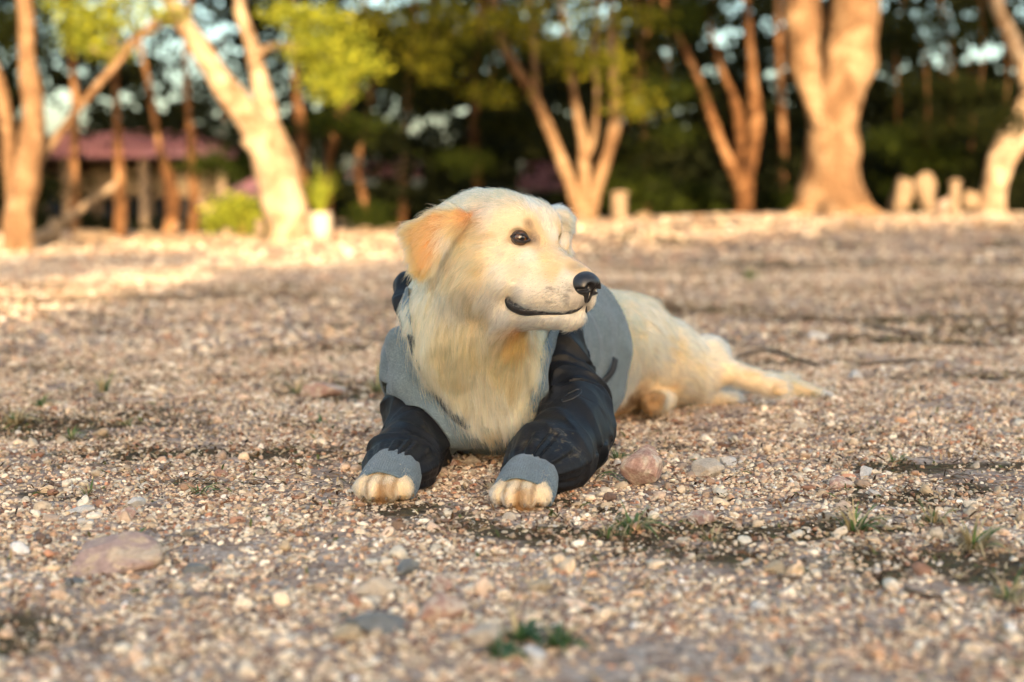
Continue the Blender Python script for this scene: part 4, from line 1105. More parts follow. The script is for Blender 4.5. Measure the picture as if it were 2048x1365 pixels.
for s in (1, -1):
    look = GAZE[s]*.9+HM[0]*.28; look /= np.linalg.norm(look)
    sphere('eye', EYEC[s], EYE_R, meye.m, dog, look)
    # lids: a dark shell with an almond opening
    o = GAZE[s]; u = np.cross(o, HM[2]); u /= np.linalg.norm(u); v = np.cross(u, o)
    if u@HM[0] < 0: u = -u                      # u points to the nose
    u = u*math.cos(.10)-v*math.sin(.10)*1; v = v-(v@u)*u; v /= np.linalg.norm(v)
    LFd = Field(EYEC[s]-.026, EYEC[s]+.026, .0008)
    sl, P = LFd.box(LFd.lo, LFd.lo+1)
    q = P-EYEC[s]; qu = q@u; qv = q@v; qo = q@o
    rad = np.sqrt((q*q).sum(-1))
    d = np.abs(rad-(EYE_R+.0008))-.0013
    # tear corner: a small dark wedge towards the nose
    t = np.clip((qu-.012)/.010, 0, 1)
    wedge = np.sqrt((qu-.0165).clip(0)**2+(qv+.0015)**2+(qo-.009)**2)-(.0045-.002*t)
    d = np.minimum(d, np.where(qu > .006, wedge, 1))
    w_, hh = .0134, .0051; R = (w_*w_+hh*hh)/(2*hh); cc = R-hh
    alm = np.maximum(np.sqrt(qu**2+(qv+cc)**2)-R, np.sqrt(qu**2+(qv-cc-.0008)**2)-R)
    d = np.maximum(d, -alm)
    w_, hh = .0164, .0080; R = (w_*w_+hh*hh)/(2*hh); cc = R-hh
    outer = np.maximum(np.sqrt((qu-.001)**2+(qv+cc)**2)-R, np.sqrt((qu-.001)**2+(qv-cc)**2)-R)
    d = np.maximum(d, outer)
    d = np.maximum(d, -(qo-.001))
    LFd.a[sl] = d
    a_, b_ = LFd.mesh(); lid = mesh_obj('eyelid', a_, b_, mdark.m, dog)
# nose leather
NF = Field(hw(.145, 0, -.045)-.055, hw(.145, 0, -.045)+.055, .0010)
NC = (.1485, .002, -.0372); NK = 1.00
def nl(dx, dy, dz): return (NC[0]+dx*NK, NC[1]+dy*NK, NC[2]+dz*NK)
def ne(c, r, k, mode='u', **kw): he(c, [q*NK for q in r], k, mode, F=NF, **kw)
ne(nl(-.004, 0, .002), (.0150, .0175, .0135), .006)
for s in (1, -1):
    ne(nl(.001, .0100*s, -.002), (.0105, .0085, .0100), .005)
ne(nl(.003, 0, .003), (.0115, .0120, .0095), .005)
ne(nl(-.002, 0, -.014), (.0085, .0080, .0090), .006)
for s in (1, -1):
    ne(nl(.0115, .0072*s, -.0025), (.0062, .0042, .0048), .003, 's', yaw=.35*s)
    for k in range(5):       # slit curling outwards
        a = k/4
        ne(nl(.0095-.006*a, (.0095+.0075*a)*s, -.0050-.0015*a), (.0035, .0028, .0018), .0015, 's')
ne(nl(.010, 0, -.012), (.008, .0010, .014), .002, 's')
a_, b_ = NF.mesh()
mnose = Mat('nose_leather').set(Roughness=.32, Specular_IOR_Level=.6)
nt = mnose.noise(180, 4)
mnose.col(mnose.ramp(nt, [(.35, (.010, .009, .009)), (.6, (.018, .015, .014)), (.8, (.05, .038, .028))]))
vor = mnose.n('ShaderNodeTexVoronoi'); vor.inputs['Scale'].default_value = 620
mnose.l(mnose.tc.outputs['Object'], vor.inputs['Vector'])
mnose.nor(mnose.bump(vor.outputs['Distance'], .28, .0008))
nose = mesh_obj('nose', a_, b_, mnose.m, dog)
# lips
mlip = Mat('lip').set(Base_Color=(.014, .011, .011, 1), Roughness=.48)
mlip.nor(mlip.bump(mlip.noise(260, 3), .35, .0015))
for s in (0, 1):
    M_ = MOUTH_IN if s == 0 else np.array([mirror(p) for p in MOUTH_IN])
    gm = grad(DF, M_)
    tube('lip', [p-g*.0035 for p, g in zip(M_, gm)], [r*.95 for r in mouth_r], mlip.m, dog)
    tube('lip', [p-HM[2]*r*.55 for p, r in zip(M_, mouth_r)], [r*.42 for r in mouth_r], mlip.m, dog)
mtooth = Mat('tooth').set(Base_Color=(.75, .66, .5, 1), Roughness=.25)
for px, py, r in ((1138, 624.5, .0014),):
    p = hit(px, py)
    sphere('tooth', p+HM[0]*.0, r, mtooth.m, dog, HM[2], 10, 8)
# claws
mclaw = Mat('claw').set(Base_Color=(.16, .11, .075, 1), Roughness=.4)
for L in LEG.values():
    d = L['pa']-L['wr']; d[2] = 0; d /= np.linalg.norm(d); r = np.array([-d[1], d[0], 0]); c = L['pa']
    for a, fw in ((-.027, -.004), (-.010, .010), (.010, .010), (.027, -.004)):
        p = c+r*a+d*(fw+.014); p[2] = .016
        tube('claw', [p-d*.004, p+d*.004-np.array([0, 0, .002]), p+d*.007-np.array([0, 0, .006])], [.0030, .0025, .0008], mclaw.m, dog, 8, 3)
# ---- hoodie: grey torso, black sleeves, grey knit cuffs, black hood rolled behind the neck
JF = Field((-.32, 2.18, -.01), (.34, 2.92, .42), .003)
g = .014
JF.cone((-.03, 2.50, .17), (.11, 2.74, .17), .115+g, .108+g*.6, .03)
JF.cone((-.03, 2.50, .12), (.11, 2.74, .10), .115+g, .100+g, .03)
JF.cone((.11, 2.74, .155), (.24, 2.92, .125), .110+g*.5, .095, .04)
JF.cone((.11, 2.74, .09), (.24, 2.92, .08), .095+g, .080, .04)
JF.cone((-.035, 2.46, .20), (-.045, 2.37, .29), .115+g, .094+g, .04)
YK = [((806, 690), 2.385, .032), ((828, 765), 2.37, .036), ((866, 822), 2.355, .040), ((922, 850), 2.34, .038), ((985, 858), 2.345, .030), ((1040, 834), 2.335, .022), ((1072, 780), 2.325, .017), ((1088, 700), 2.335, .013)]
for (p, y, r), (q, y2, r2) in zip(YK, YK[1:]): JF.cone(W(*p, y), W(*q, y2), r, r2, .02)
JF.cone(W(820, 720, 2.45), W(826, 800, 2.42), .052, .054, .02)
JF.cone(W(826, 800, 2.42), W(845, 850, 2.38), .054, .050, .02)
JF.cone(W(1110, 740, 2.44), W(1120, 800, 2.42), .040, .045, .03)
sl, P = JF.box(JF.lo, JF.lo+3)
a = JF.a[sl]
dd = sample(DF, P.reshape(-1, 3)).reshape(a.shape).astype(np.float32)-.011
dd = np.where((P[..., 2] > .30) | (P[..., 1] < 2.24), .3, dd)
hh = np.maximum(.02-np.abs(a-dd), 0)/.02
a = np.minimum(a, dd)-hh*hh*.005
m = np.abs(a) < .03; Pm = P[m]
a[m] += (.0030*nz3(Pm, 9, 3)*smoothstep(2.3, 2.6, Pm[:, 1])+.0022*nz3(Pm*np.array([1, 1, .35]), 20, 9)).astype(np.float32)
JSOLID = a.copy()
def outside_cloth(P):
    return (.525*P[..., 0]+.85*P[..., 1])-2.392
a = np.maximum(a, -(a+.0065))
a = np.maximum(a, outside_cloth(P))
opening = [W(x, y, 2.38)[[0, 2]] for x, y in ((812, 470), (826, 600), (834, 655), (852, 710), (888, 768), (934, 818), (975, 838), (1026, 822), (1058, 785), (1070, 740), (1080, 690), (1110, 640), (1135, 470))]
def in_opening(P):
    return np.maximum(poly_sd(P[..., 0], P[..., 2], opening), P[..., 1]-2.60)
a = np.maximum(a, -in_opening(P))
# seam plane across the upper part of the right foreleg: jersey above, black sleeve below
_a, _b = W(756, 752, 2.415), W(890, 878, 2.315)
SN = np.cross(_b-_a, np.array([.05, 1., -.85])); SN /= np.linalg.norm(SN); SN *= -np.sign(SN@(W(800, 930, 2.15)-_a))
def seam_sd(P):
    """negative on the elbow side"""
    return (P-_a)@SN
_ch = [W(816, 745, 2.46), W(826, 812, 2.42), W(832, 880, 2.36), W(808, 918, 2.23)]
limb = np.minimum.reduce([sd_cone(P.astype(np.float32), p_.astype(np.float32), q_.astype(np.float32), .064, .064) for p_, q_ in zip(_ch, _ch[1:])])
rsl = np.maximum(np.maximum(seam_sd(P), limb), P[..., 1]-2.60).astype(np.float32)   # the sleeve's side of the seam
a = np.maximum(a, -rsl)
SEAM = [W(*p, 2.42)[[0, 2]] for p in ((700, 752), (758, 750), (785, 775), (812, 806), (836, 838), (868, 862), (905, 880), (905, 1010), (600, 1010), (600, 700))]
def below_seam(P):
    return poly_sd(P[..., 0], P[..., 2], SEAM)
JF.a[sl] = a
jv, jf = JF.mesh()
mgrey = Mat('grey_jersey').set(Roughness=.95, Sheen_Weight=.15, Sheen_Roughness=.5, Specular_IOR_Level=.15)
n1 = mgrey.noise(900, 3, .7); n2 = mgrey.noise(45, 4)
n3 = mgrey.noise(2600, 2, .7)
c1 = mgrey.ramp(n1, [(.30, (.028, .044, .056)), (.46, (.085, .122, .148)), (.7, (.27, .33, .36))])
c2 = mgrey.ramp(n2, [(.3, (.80, .80, .80)), (.7, (1.08, 1.08, 1.08))])
mgrey.col(mgrey.mix(1, c1, c2, 'MULTIPLY'))
mgrey.nor(mgrey.bump(n3, .35, .0012, mgrey.bump(n1, .5, .0015)))
hoodie = mesh_obj('hoodie', jv, jf, mgrey.m, dog)
tag(hoodie, 'grey marled jersey body of the hoodie')

mblk = Mat('black_coated_cloth').set(Roughness=.5, Specular_IOR_Level=.20)
n1 = mblk.noise(16, 3, .5, dist=.5); n2 = mblk.noise(420, 3)
n4 = mblk.noise(9, 3)
geo = mblk.n('ShaderNodeNewGeometry'); pd = W(1110, 905, 2.14)
vd = mblk.n('ShaderNodeVectorMath', operation='DISTANCE'); mblk.l(geo.outputs['Position'], vd.inputs[0]); vd.inputs[1].default_value = tuple(float(q) for q in pd)
dm = mblk.n('ShaderNodeMapRange'); mblk.l(vd.outputs['Value'], dm.inputs[0]); dm.inputs[1].default_value = .065; dm.inputs[2].default_value = .01
dn_ = mblk.n('ShaderNodeMath', operation='MULTIPLY'); mblk.l(dm.outputs[0], dn_.inputs[0]); mblk.l(mblk.ramp(mblk.noise(55, 6, .75, dist=.8), [(.54, (0, 0, 0)), (.66, (1, 1, 1))]), dn_.inputs[1])
mblk.col(mblk.mix(dn_.outputs[0], mblk.ramp(n4, [(.3, (.0065, .0075, .010)), (.7, (.014, .0145, .017))]), (.20, .16, .10)))
r_ = mblk.ramp(n4, [(.3, (.42, .42, .42)), (.7, (.66, .66, .66))]); mblk.l(r_, mblk.b.inputs['Roughness'])
mblk.nor(mblk.bump(n2, .12, .0008, mblk.bump(mblk.noise(60, 4, .6, dist=1.5), .30, .003, mblk.bump(n1, .22, .006))))
def limb_coords(P, pts):
    """nearest position along a chain of points and the angle round it"""
    best = np.full(P.shape[:-1], 1e9, np.float32); T = np.zeros(P.shape[:-1], np.float32); ang = np.zeros(P.shape[:-1], np.float32)
    L0 = 0.
    for a, b in zip(pts, pts[1:]):
        ab = b-a; Ls = np.linalg.norm(ab); t = np.clip(((P-a)@ab)/(Ls*Ls), 0, 1)
        q = P-a-t[..., None]*ab; dd = np.sqrt((q*q).sum(-1))
        u = np.cross(ab/Ls, [0, 0, 1.]); u /= np.linalg.norm(u); v = np.cross(u, ab/Ls)
        m = dd < best
        best = np.where(m, dd, best); T = np.where(m, L0+t*Ls, T); ang = np.where(m, np.arctan2(q@v, q@u), ang); L0 += Ls
    return T, ang, L0
SL = {'r': [(W(818, 745, 2.46), .040), (W(830, 812, 2.42), .049), (W(838, 880, 2.36), .054), (W(810, 918, 2.23), .054), (W(799, 938, 2.165), .053), (W(793, 944, 2.145), .048)],
      'l': [(W(1126, 672, 2.42), .034), (W(1130, 740, 2.40), .038), (W(1146, 810, 2.36), .053), (W(1150, 868, 2.28), .060), (W(1102, 915, 2.17), .059), (W(1080, 937, 2.13), .054), (W(1071, 944, 2.110), .048)]}
mseam = Mat('seam_thread').set(Base_Color=(.025, .027, .032, 1), Roughness=.6)
SLF = []
for side, ch in SL.items():
    pts = [np.array(p) for p, r in ch]; lo = np.min(pts, 0)-.085; hi = np.max(pts, 0)+.085
    SF = Field(lo, hi, .0026)
    for k_, ((p, r), (q, s_)) in enumerate(zip(ch, ch[1:])): SF.cone(p, q, r, s_, .022, sq=((0, 0, 1), 1.28) if k_ >= len(ch)-3 else None)
    sl, P = SF.box(SF.lo, SF.lo+3)
    a = SF.a[sl]; T, ang, LL = limb_coords(P, pts)
    Pf = P.reshape(-1, 3)
    m = np.abs(a) < .03; Pf = P[m]; Tm = T[m]; am = ang[m]
    near = 1-smoothstep(.015, .060, LL-Tm)             # gathers where the cloth meets the cuff
    pleat = np.sin(am*15+2*np.sin(am*3))*.55+np.sin(am*27+1.3)*.3
    el = np.exp(-((Tm-LL*.42)/(LL*.26))**2)
    ph = nz3(Pf, 5, 5)
    fold = 1-np.abs(np.sin(Tm*62+1.5*np.sin(am+.6)+2.6*ph))*1.5     # creases across the sleeve
    fold2 = 1-np.abs(np.sin(Tm*38-1.2*am+2*nz3(Pf, 4, 8)))*1.6
    disp = -.0036*near*pleat-(1-near)*(.0055*np.clip(fold, -.35, 1)*(.35+.65*el)+.0040*np.clip(fold2, -.3, 1))-.0035*nz3(Pf, 8, 11)
    a[m] += disp.astype(np.float32)
    a = np.maximum(a, .002-P[..., 2])
    if side == 'r': a = np.maximum(a, seam_sd(P)-.002)
    SF.a[sl] = a
    SLF.append(SF)
    v_, f_ = SF.mesh()
    sleeve = mesh_obj('sleeve', v_, f_, mblk.m, hoodie)
    # cuff: ribbed knit tube
    L = LEG[side]
    dr = (L['pa']-L['wr']); dr[2] = 0; dr /= np.linalg.norm(dr); rimc = L['pa']-dr*.006; rimc[2] = .0155
    dr = dr*.96+np.array([0, 0, -.30]); dr /= np.linalg.norm(dr); A = rimc-dr*.066
    u = np.cross(dr, [0, 0, 1.]); u /= np.linalg.norm(u); v = np.cross(u, dr)
    prof = [(-.016, .030), (-.012, .0400), (.002, .0425), (.018, .0435), (.036, .0445), (.056, .0438), (.063, .0428), (.066, .0405), (.063, .0380), (.040, .0375), (.005, .0375)]
    NS = 288; V = []; c0 = A
    for k, (x, r) in enumerate(prof):
        for i in range(NS):
            an = 2*math.pi*i/NS
            rr = r*(1+.014*math.sin(an*72)*(1 if .03 < r else 0)*(1 if 2 < k < 8 else 0)+.03*math.sin(an*2+1)+.015*math.sin(an*5+2))
            p = c0+dr*(x+.003*math.sin(an*3+1))+rr*(math.cos(an)*u+math.sin(an)*v*.76)
            p[2] = max(p[2], .003+.0*an); V.append(p)
    Fc = [(k*NS+i, (k+1)*NS+i, (k+1)*NS+(i+1) % NS, k*NS+(i+1) % NS) for k in range(len(prof)-1) for i in range(NS)]
    mesh_obj('cuff', V, Fc, mgrey.m, hoodie)
# hood roll
HF = Field((-.30, 2.25, .10), (.20, 2.75, .46), .003)
hp = [(W(842, 700, 2.325), .008), (W(826, 655, 2.345), .013), (W(814, 610, 2.38), .020), (W(816, 578, 2.43), .024), (W(880, 560, 2.53), .032), (W(1000, 570, 2.58), .036), (W(1100, 620, 2.52), .030), (W(1126, 650, 2.45), .018)]
for (p, r), (q, s_) in zip(hp, hp[1:]): HF.cone(p, q, r, s_, .012)
sl, P = HF.box(HF.lo, HF.lo+3); a = HF.a[sl]
m = np.abs(a) < .03; Pf = P[m]
T, ang, LL = limb_coords(Pf, [np.array(p) for p, r in hp])
a[m] -= (.005*(1-np.abs(np.sin(ang*1.5+T*22))*1.3)+.0015*nz3(Pf, 20, 4)).astype(np.float32)
HF.a[sl] = a
v_, f_ = HF.mesh(); mesh_obj('hood', v_, f_, mblk.m, hoodie)
# dark lining along the neck opening
mlin = Mat('dark_lining').set(Base_Color=(.010, .012, .020, 1), Roughness=.85)
lp = [(832, 660), (844, 712), (874, 768), (914, 816), (945, 838)]
LP = []
for x, y in lp:
    p = W(x, y, 2.38); s0 = p.copy(); s0[1] = 2.15
    for i in range(400):
        if s0[1] > 2.6 or sample(DF, s0[None])[0] < .012: break
        s0[1] += .002
    LP.append(s0)
LP = np.array(LP)
tube('lining', LP, [.0085]*len(LP), mlin.m, hoodie, 12, 6)
# flat strap on the flank
mstrap = Mat('strap_webbing').set(Base_Color=(.016, .02, .026, 1), Roughness=.8)
A_ = hit(1203, 766, JF); B_ = hit(1224, 716, JF)
ax = (B_-A_); Ls = np.linalg.norm(ax); ax /= Ls; nn = np.array([.35, -.93, .1]); A_ = A_+nn*.004; B_ = B_+nn*.006; wv = np.cross(ax, nn); wv /= np.linalg.norm(wv)
V = []; ns_ = 10
for k in range(ns_+1):
    t = k/ns_; c = A_+ax*Ls*t+nn*(.002+.010*math.sin(t*2.2)); c = c+wv*.004*math.sin(t*3)
    for sx, sz in ((-1, -1), (1, -1), (1, 1), (-1, 1)): V.append(c+wv*.0055*sx+nn*.0011*sz)
Fc = [(k*4+i, k*4+(i+1) % 4, (k+1)*4+(i+1) % 4, (k+1)*4+i) for k in range(ns_) for i in range(4)]+[(3, 2, 1, 0), tuple(ns_*4+i for i in range(4))]
mesh_obj('strap', V, Fc, mstrap.m, hoodie, smooth=False)
# stitched pocket slit on the right sleeve
ZP = [hit(x, y, SLF[1]) for x, y in ((1124, 800), (1134, 790), (1150, 781), (1160, 779), (1163, 785), (1154, 793), (1140, 800), (1126, 804))]
tube('pocket_zip', ZP+[ZP[0]], [.0011]*9, mseam.m, hoodie, 6, 3)
# ---- fur
# guides: place on the coat, way the hair lies (x right, y away, z up), length, lift, colour
CR = (.90, .59, .29); PALE = (.94, .72, .45); WH = (.93, .80, .62); OR = (.66, .265, .08); GO = (.84, .52, .23); BR = (.36, .20, .08)
GD = []
def gd(px, py, d, ln, lift=.25, c=CR): GD.append((hit(px, py), d, ln, lift, c))
for a in [
 (1152, 532, (-.6, .5, .6), .005, .2, CR), (1135, 505, (-.5, .5, .7), .006, .2, PALE), (1128, 556, (-.8, .1, .2), .006, .2, WH),
 (1112, 470, (-.5, .5, .7), .009, .2, WH), (1095, 440, (-.6, .6, .6), .012, .2, PALE), (1040, 400, (-.9, .6, .1), .014, .2, CR),
 (1075, 415, (-.8, .6, .3), .014, .2, PALE), (1000, 390, (-1, .6, -.1), .016, .2, CR), (950, 400, (-1, .5, -.3), .020, .22, CR),
 (985, 440, (-1, .3, -.2), .016, .2, PALE), (955, 470, (-.9, .3, -.5), .022, .25, CR), (1010, 450, (-.9, .3, .1), .010, .15, PALE),
 (1062, 455, (-.5, .4, .6), .008, .15, CR), (1035, 458, (-.8, .3, .4), .007, .15, PALE), (1078, 487, (-.3, .2, -.6), .008, .2, CR),
 (1035, 500, (-.9, .2, -.4), .009, .15, PALE), (1000, 500, (-1, .2, -.3), .014, .2, PALE), (1060, 530, (-.9, .1, -.4), .010, .2, WH),
 (1095, 515, (-.8, .3, .1), .009, .2, CR), (1000, 550, (-.9, .1, -.6), .020, .22, WH), (950, 540, (-.7, .1, -.8), .026, .25, CR),
 (1080, 575, (-.9, .1, -.3), .009, .2, WH), (1120, 590, (-.8, 0, -.4), .008, .25, WH), (1150, 605, (-.6, 0, -.7), .006, .3, WH),
 (1060, 605, (-.8, 0, -.5), .012, .25, WH), (1000, 585, (-.8, 0, -.7), .018, .25, WH), (1005, 625, (-.7, 0, -.9), .020, .3, WH),
 (1110, 643, (-.7, 0, -.6), .012, .35, WH), (1060, 645, (-.8, 0, -.6), .014, .35, WH), (1145, 635, (-.5, 0, -.8), .010, .4, WH),
 (960, 620, (-.5, 0, -1), .030, .25, CR), (900, 600, (-.4, .1, -1), .036, .3, PALE), (860, 610, (-.5, .1, -1), .040, .35, CR),
 (850, 660, (-.5, -.2, -1), .055, .5, CR), (880, 740, (-.4, -.3, -1), .055, .5, CR), (1090, 720, (.35, -.4, -1), .050, .6, CR), (858, 700, (-.5, -.5, -1), .052, .7, CR), (880, 745, (-.3, -.5, -1), .050, .7, PALE), (905, 785, (-.2, -.6, -1), .048, .7, CR), (935, 815, (-.1, -.6, -1), .046, .75, PALE), (975, 833, (.1, -.7, -1), .046, .75, CR), (1015, 825, (0, -.7, -1), .046, .75, PALE), (1050, 785, (.1, -.5, -1), .046, .75, CR), (1068, 735, (.5, -.5, -1), .050, .75, CR), (1050, 515, (-.9, .2, -.4), .010, .2, WH), (1105, 545, (-.8, .2, -.1), .008, .2, CR), (1125, 490, (-.5, .5, .5), .008, .2, WH), (900, 670, (-.15, 0, -1), .045, .3, GO), (960, 680, (0, 0, -1), .046, .3, CR),
 (1040, 675, (-.1, 0, -1), .036, .3, OR), (1080, 680, (.1, 0, -1), .040, .35, GO), (1020, 720, (.0, 0, -1), .046, .3, GO),
 (1060, 740, (.05, 0, -1), .045, .35, CR), (960, 760, (.05, 0, -1), .050, .3, PALE), (910, 740, (-.1, 0, -1), .046, .35, CR), (1010, 790, (0, -.1, -1), .055, .3, CR),
 (970, 820, (0, -.35, -1), .048, .5, PALE), (1000, 845, (0, -.35, -1), .046, .5, CR), (1040, 810, (.12, -.2, -1), .056, .45, CR), (930, 800, (0, -.2, -1), .045, .45, CR),
 # back, flank, hind leg, tail
 (1235, 610, (.6, .6, -.2), .026, .2, CR), (1270, 640, (.7, .5, -.4), .028, .2, CR), (1300, 700, (.7, .3, -.6), .030, .22, PALE),
 (1255, 700, (.5, .3, -.7), .028, .22, CR), (1260, 760, (.35, 0, -1), .034, .25, PALE), (1350, 690, (.8, .4, -.3), .030, .2, CR),
 (1340, 740, (.8, .2, -.5), .032, .2, PALE), (1390, 700, (.8, .3, -.2), .028, .25, PALE), (1390, 760, (.8, .1, -.6), .034, .25, PALE),
 (1420, 690, (.7, .3, .2), .022, .3, PALE), (1450, 740, (.9, .1, -.4), .024, .25, PALE), (1475, 750, (.9, .1, -.4), .024, .25, PALE), (1500, 760, (.9, 0, -.3), .022, .25, PALE), (1530, 770, (.9, 0, -.3), .020, .25, PALE), (1555, 776, (.9, 0, -.4), .018, .3, CR),
 (1450, 790, (.8, 0, -.5), .022, .3, PALE), (1590, 773, (1, 0, -.2), .050, .35, CR), (1620, 783, (1, 0, -.1), .045, .35, CR), (1500, 748, (1, 0, 0), .030, .3, CR),
 (1303, 790, (-.1, -.4, -.6), .009, .3, BR), (1300, 815, (-.2, -.6, -.6), .008, .3, BR), (1320, 800, (-.2, -.6, -.6), .008, .3, BR), (1290, 800, (-.2, -.6, -.6), .008, .3, BR), (1345, 790, (.6, 0, -.4), .014, .3, CR),
 # ears
 (935, 432, (-.7, 0, -.7), .022, .2, OR), (905, 425, (-1, 0, -.2), .024, .2, GO), (880, 425, (-1, 0, -.1), .024, .25, OR), (870, 455, (-.8, 0, -.6), .026, .15, OR), (855, 440, (-1, 0, -.2), .026, .2, OR), (845, 470, (-.8, 0, -.6), .026, .15, OR), (828, 480, (-.7, 0, -.7), .026, .2, OR), (840, 515, (-.4, 0, -.9), .026, .2, OR), (866, 535, (-.3, 0, -.9), .026, .2, OR), (865, 490, (-.6, 0, -.8), .03, .15, OR), (855, 505, (-.5, 0, -.9), .03, .15, OR),
 (835, 445, (-1, 0, .0), .030, .3, OR), (812, 462, (-1, .1, -.15), .022, .3, OR), (835, 490, (-.5, 0, -.9), .026, .15, OR), (850, 530, (-.25, 0, -1), .026, .2, OR),
 (895, 470, (-.5, 0, -.9), .034, .25, PALE), (880, 510, (-.4, 0, -1), .036, .25, CR), (905, 450, (-.7, 0, -.8), .03, .2, GO), (925, 470, (-.5, 0, -.9), .034, .25, GO),
 (1130, 430, (.6, .3, -.5), .020, .3, CR), (1142, 470, (.3, .2, -1), .024, .35, CR), (1112, 415, (.4, .3, .2), .016, .3, PALE), (1138, 500, (0, .1, -1), .022, .35, CR),
 # paws
 (770, 975, (0, -.8, -.2), .010, .3, PALE), (745, 985, (-.4, -.6, -.5), .010, .3, PALE), (795, 985, (.4, -.6, -.5), .010, .3, PALE), (770, 1003, (0, -.4, -1), .008, .3, BR),
 (1043, 985, (0, -.8, -.2), .010, .3, PALE), (1018, 1000, (-.4, -.6, -.5), .010, .3, PALE), (1068, 1000, (.4, -.6, -.5), .010, .3, PALE), (1043, 1022, (0, -.4, -1), .008, .3, BR),
]: gd(*a)
# the sides the lens does not see
NG = len(GD)
for i in range(44):
    p, d, ln, lf, c = GD[i]
    q = mirror(p)
    if to_head(p)[1] > .012 and np.linalg.norm(p-HC) < .26:
        dl = HM@np.array(d, float); dl[1] *= -1
        GD.append((q, tuple(dl@HM), ln, lf, c))
GD.append((hw(-.09, 0, .0), (-.5, .8, -.5), .03, .25, CR)); GD.append((hw(-.06, 0, .04), (-.6, .8, -.2), .024, .25, CR))
GD.append((hw(-.12, 0, -.10), (-.2, .6, -.8), .04, .3, CR))
for x, y, z in ((.20, 3.02, .12), (.12, 2.92, .14), (.30, 3.10, .06), (.2, 2.95, .24), (.1, 2.9, .05)):
    GD.append((np.array([x, y, z]), (.4, .6, -.4), .03, .2, CR))
GPn = np.array([g[0] for g in GD], np.float32); GDr = np.array([g[1] for g in GD], np.float32)
GDr /= np.linalg.norm(GDr, axis=1, keepdims=True)
GL = np.array([g[2] for g in GD], np.float32); GLf = np.array([g[3] for g in GD], np.float32); GC = np.array([g[4] for g in GD], np.float32)
# nothing from an ear or paw guide should bleed onto the skull: the blend is by steep inverse distance
def coat(P):
    """direction, length, lift and colour of the coat at points"""
    n = len(P); D = np.empty((n, 3), np.float32); Ln = np.empty(n, np.float32); Lf = np.empty(n, np.float32); Cc = np.empty((n, 3), np.float32)
    for s0 in range(0, n, 20000):
        q = P[s0:s0+20000].astype(np.float32)
        d2 = ((q[:, None, :]-GPn[None])**2).sum(-1)
        w = 1/(d2+2e-5)**2.2; w /= w.sum(1, keepdims=True)
        D[s0:s0+20000] = w@GDr; Ln[s0:s0+20000] = w@GL; Lf[s0:s0+20000] = w@GLf; Cc[s0:s0+20000] = w@GC
    return D, Ln, Lf, Cc
rng = np.random.RandomState(5)
me = dog.data
dv = np.array(dv, np.float32)
_, _, _, vc = coat(dv)
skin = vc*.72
tri = np.concatenate([dfc[:, [0, 1, 2]], dfc[:, [0, 2, 3]]])
A, B, Cq = dv[tri[:, 0]], dv[tri[:, 1]], dv[tri[:, 2]]
ar = np.linalg.norm(np.cross(B-A, Cq-A), axis=1)/2
cen = (A+B+Cq)/3
nf = np.cross(B-A, Cq-A); nf /= np.maximum(np.linalg.norm(nf, axis=1, keepdims=True), 1e-12)
view = np.array([0, 0, H])-cen; view /= np.linalg.norm(view, axis=1, keepdims=True)
face = (nf*view).sum(1)
dens = np.where(face > -.15, 1., .22)
hd = np.linalg.norm(cen-HC, axis=1)
dens *= np.where(hd < .24, 1.5, 1.)*np.where(cen[:, 1] > 2.85, .6, 1.)
dens *= cen[:, 2] > .004
pr = ar*dens; pr /= pr.sum()
NH = 380000
ti = rng.choice(len(tri), NH, p=pr)
r1 = np.sqrt(rng.rand(NH, 1)).astype(np.float32); r2 = rng.rand(NH, 1).astype(np.float32)
R0 = (1-r1)*A[ti]+r1*(1-r2)*B[ti]+r1*r2*Cq[ti]
ok = np.ones(NH, bool)
js = Field.__new__(Field); js.lo = JF.lo; js.h = JF.h; js.n = np.array(JSOLID.shape); js.a = JSOLID
inb = np.all((R0 > JF.lo+.004) & (R0 < JF.lo+(JF.n-2)*JF.h), axis=1)
hid = np.zeros(NH, bool)
hid[inb] = (sample(js, R0[inb]) < .002) & (outside_cloth(R0[inb]) < -.006) & (in_opening(R0[inb]) > .001)
ok &= ~hid
for SF_ in SLF:
    inb = np.all((R0 > SF_.lo+.004) & (R0 < SF_.lo+(SF_.n-2)*SF_.h), axis=1)
    h2 = np.zeros(NH, bool); h2[inb] = sample(SF_, R0[inb]) < .004
    ok &= ~h2
for s in (1, -1):     # bare round the eyes
    q = R0-EYEC[s]; o = GAZE[s]; u = np.cross(o, HM[2]); u /= np.linalg.norm(u); v = np.cross(u, o)
    if u@HM[0] < 0: u = -u
    ok &= ~(((((q@u)-.002)/.0168)**2+((q@v)/.0090)**2 < 1) & (q@o > 0))
NW = hw(*NC)
for nc_, rr in ((hw(*nl(0, 0, 0)), .0235), (hw(*nl(-.002, 0, -.014)), .0135)):
    ok &= np.linalg.norm(R0-nc_, axis=1) > rr
for s in (0, 1):
    M_ = MOUTH_IN if s == 0 else np.array([mirror(p) for p in MOUTH_IN])
    Mc = catmull(M_, 4); rc = catmull(np.array(mouth_r)[:, None], 4)[:, 0]
    for p, r in zip(Mc, rc): ok &= np.linalg.norm(R0-p, axis=1) > r*.8
R0 = R0[ok]; nrm = grad(DF, R0.astype(float)).astype(np.float32); n = len(R0)
D, Ln, Lf, Cc = coat(R0)
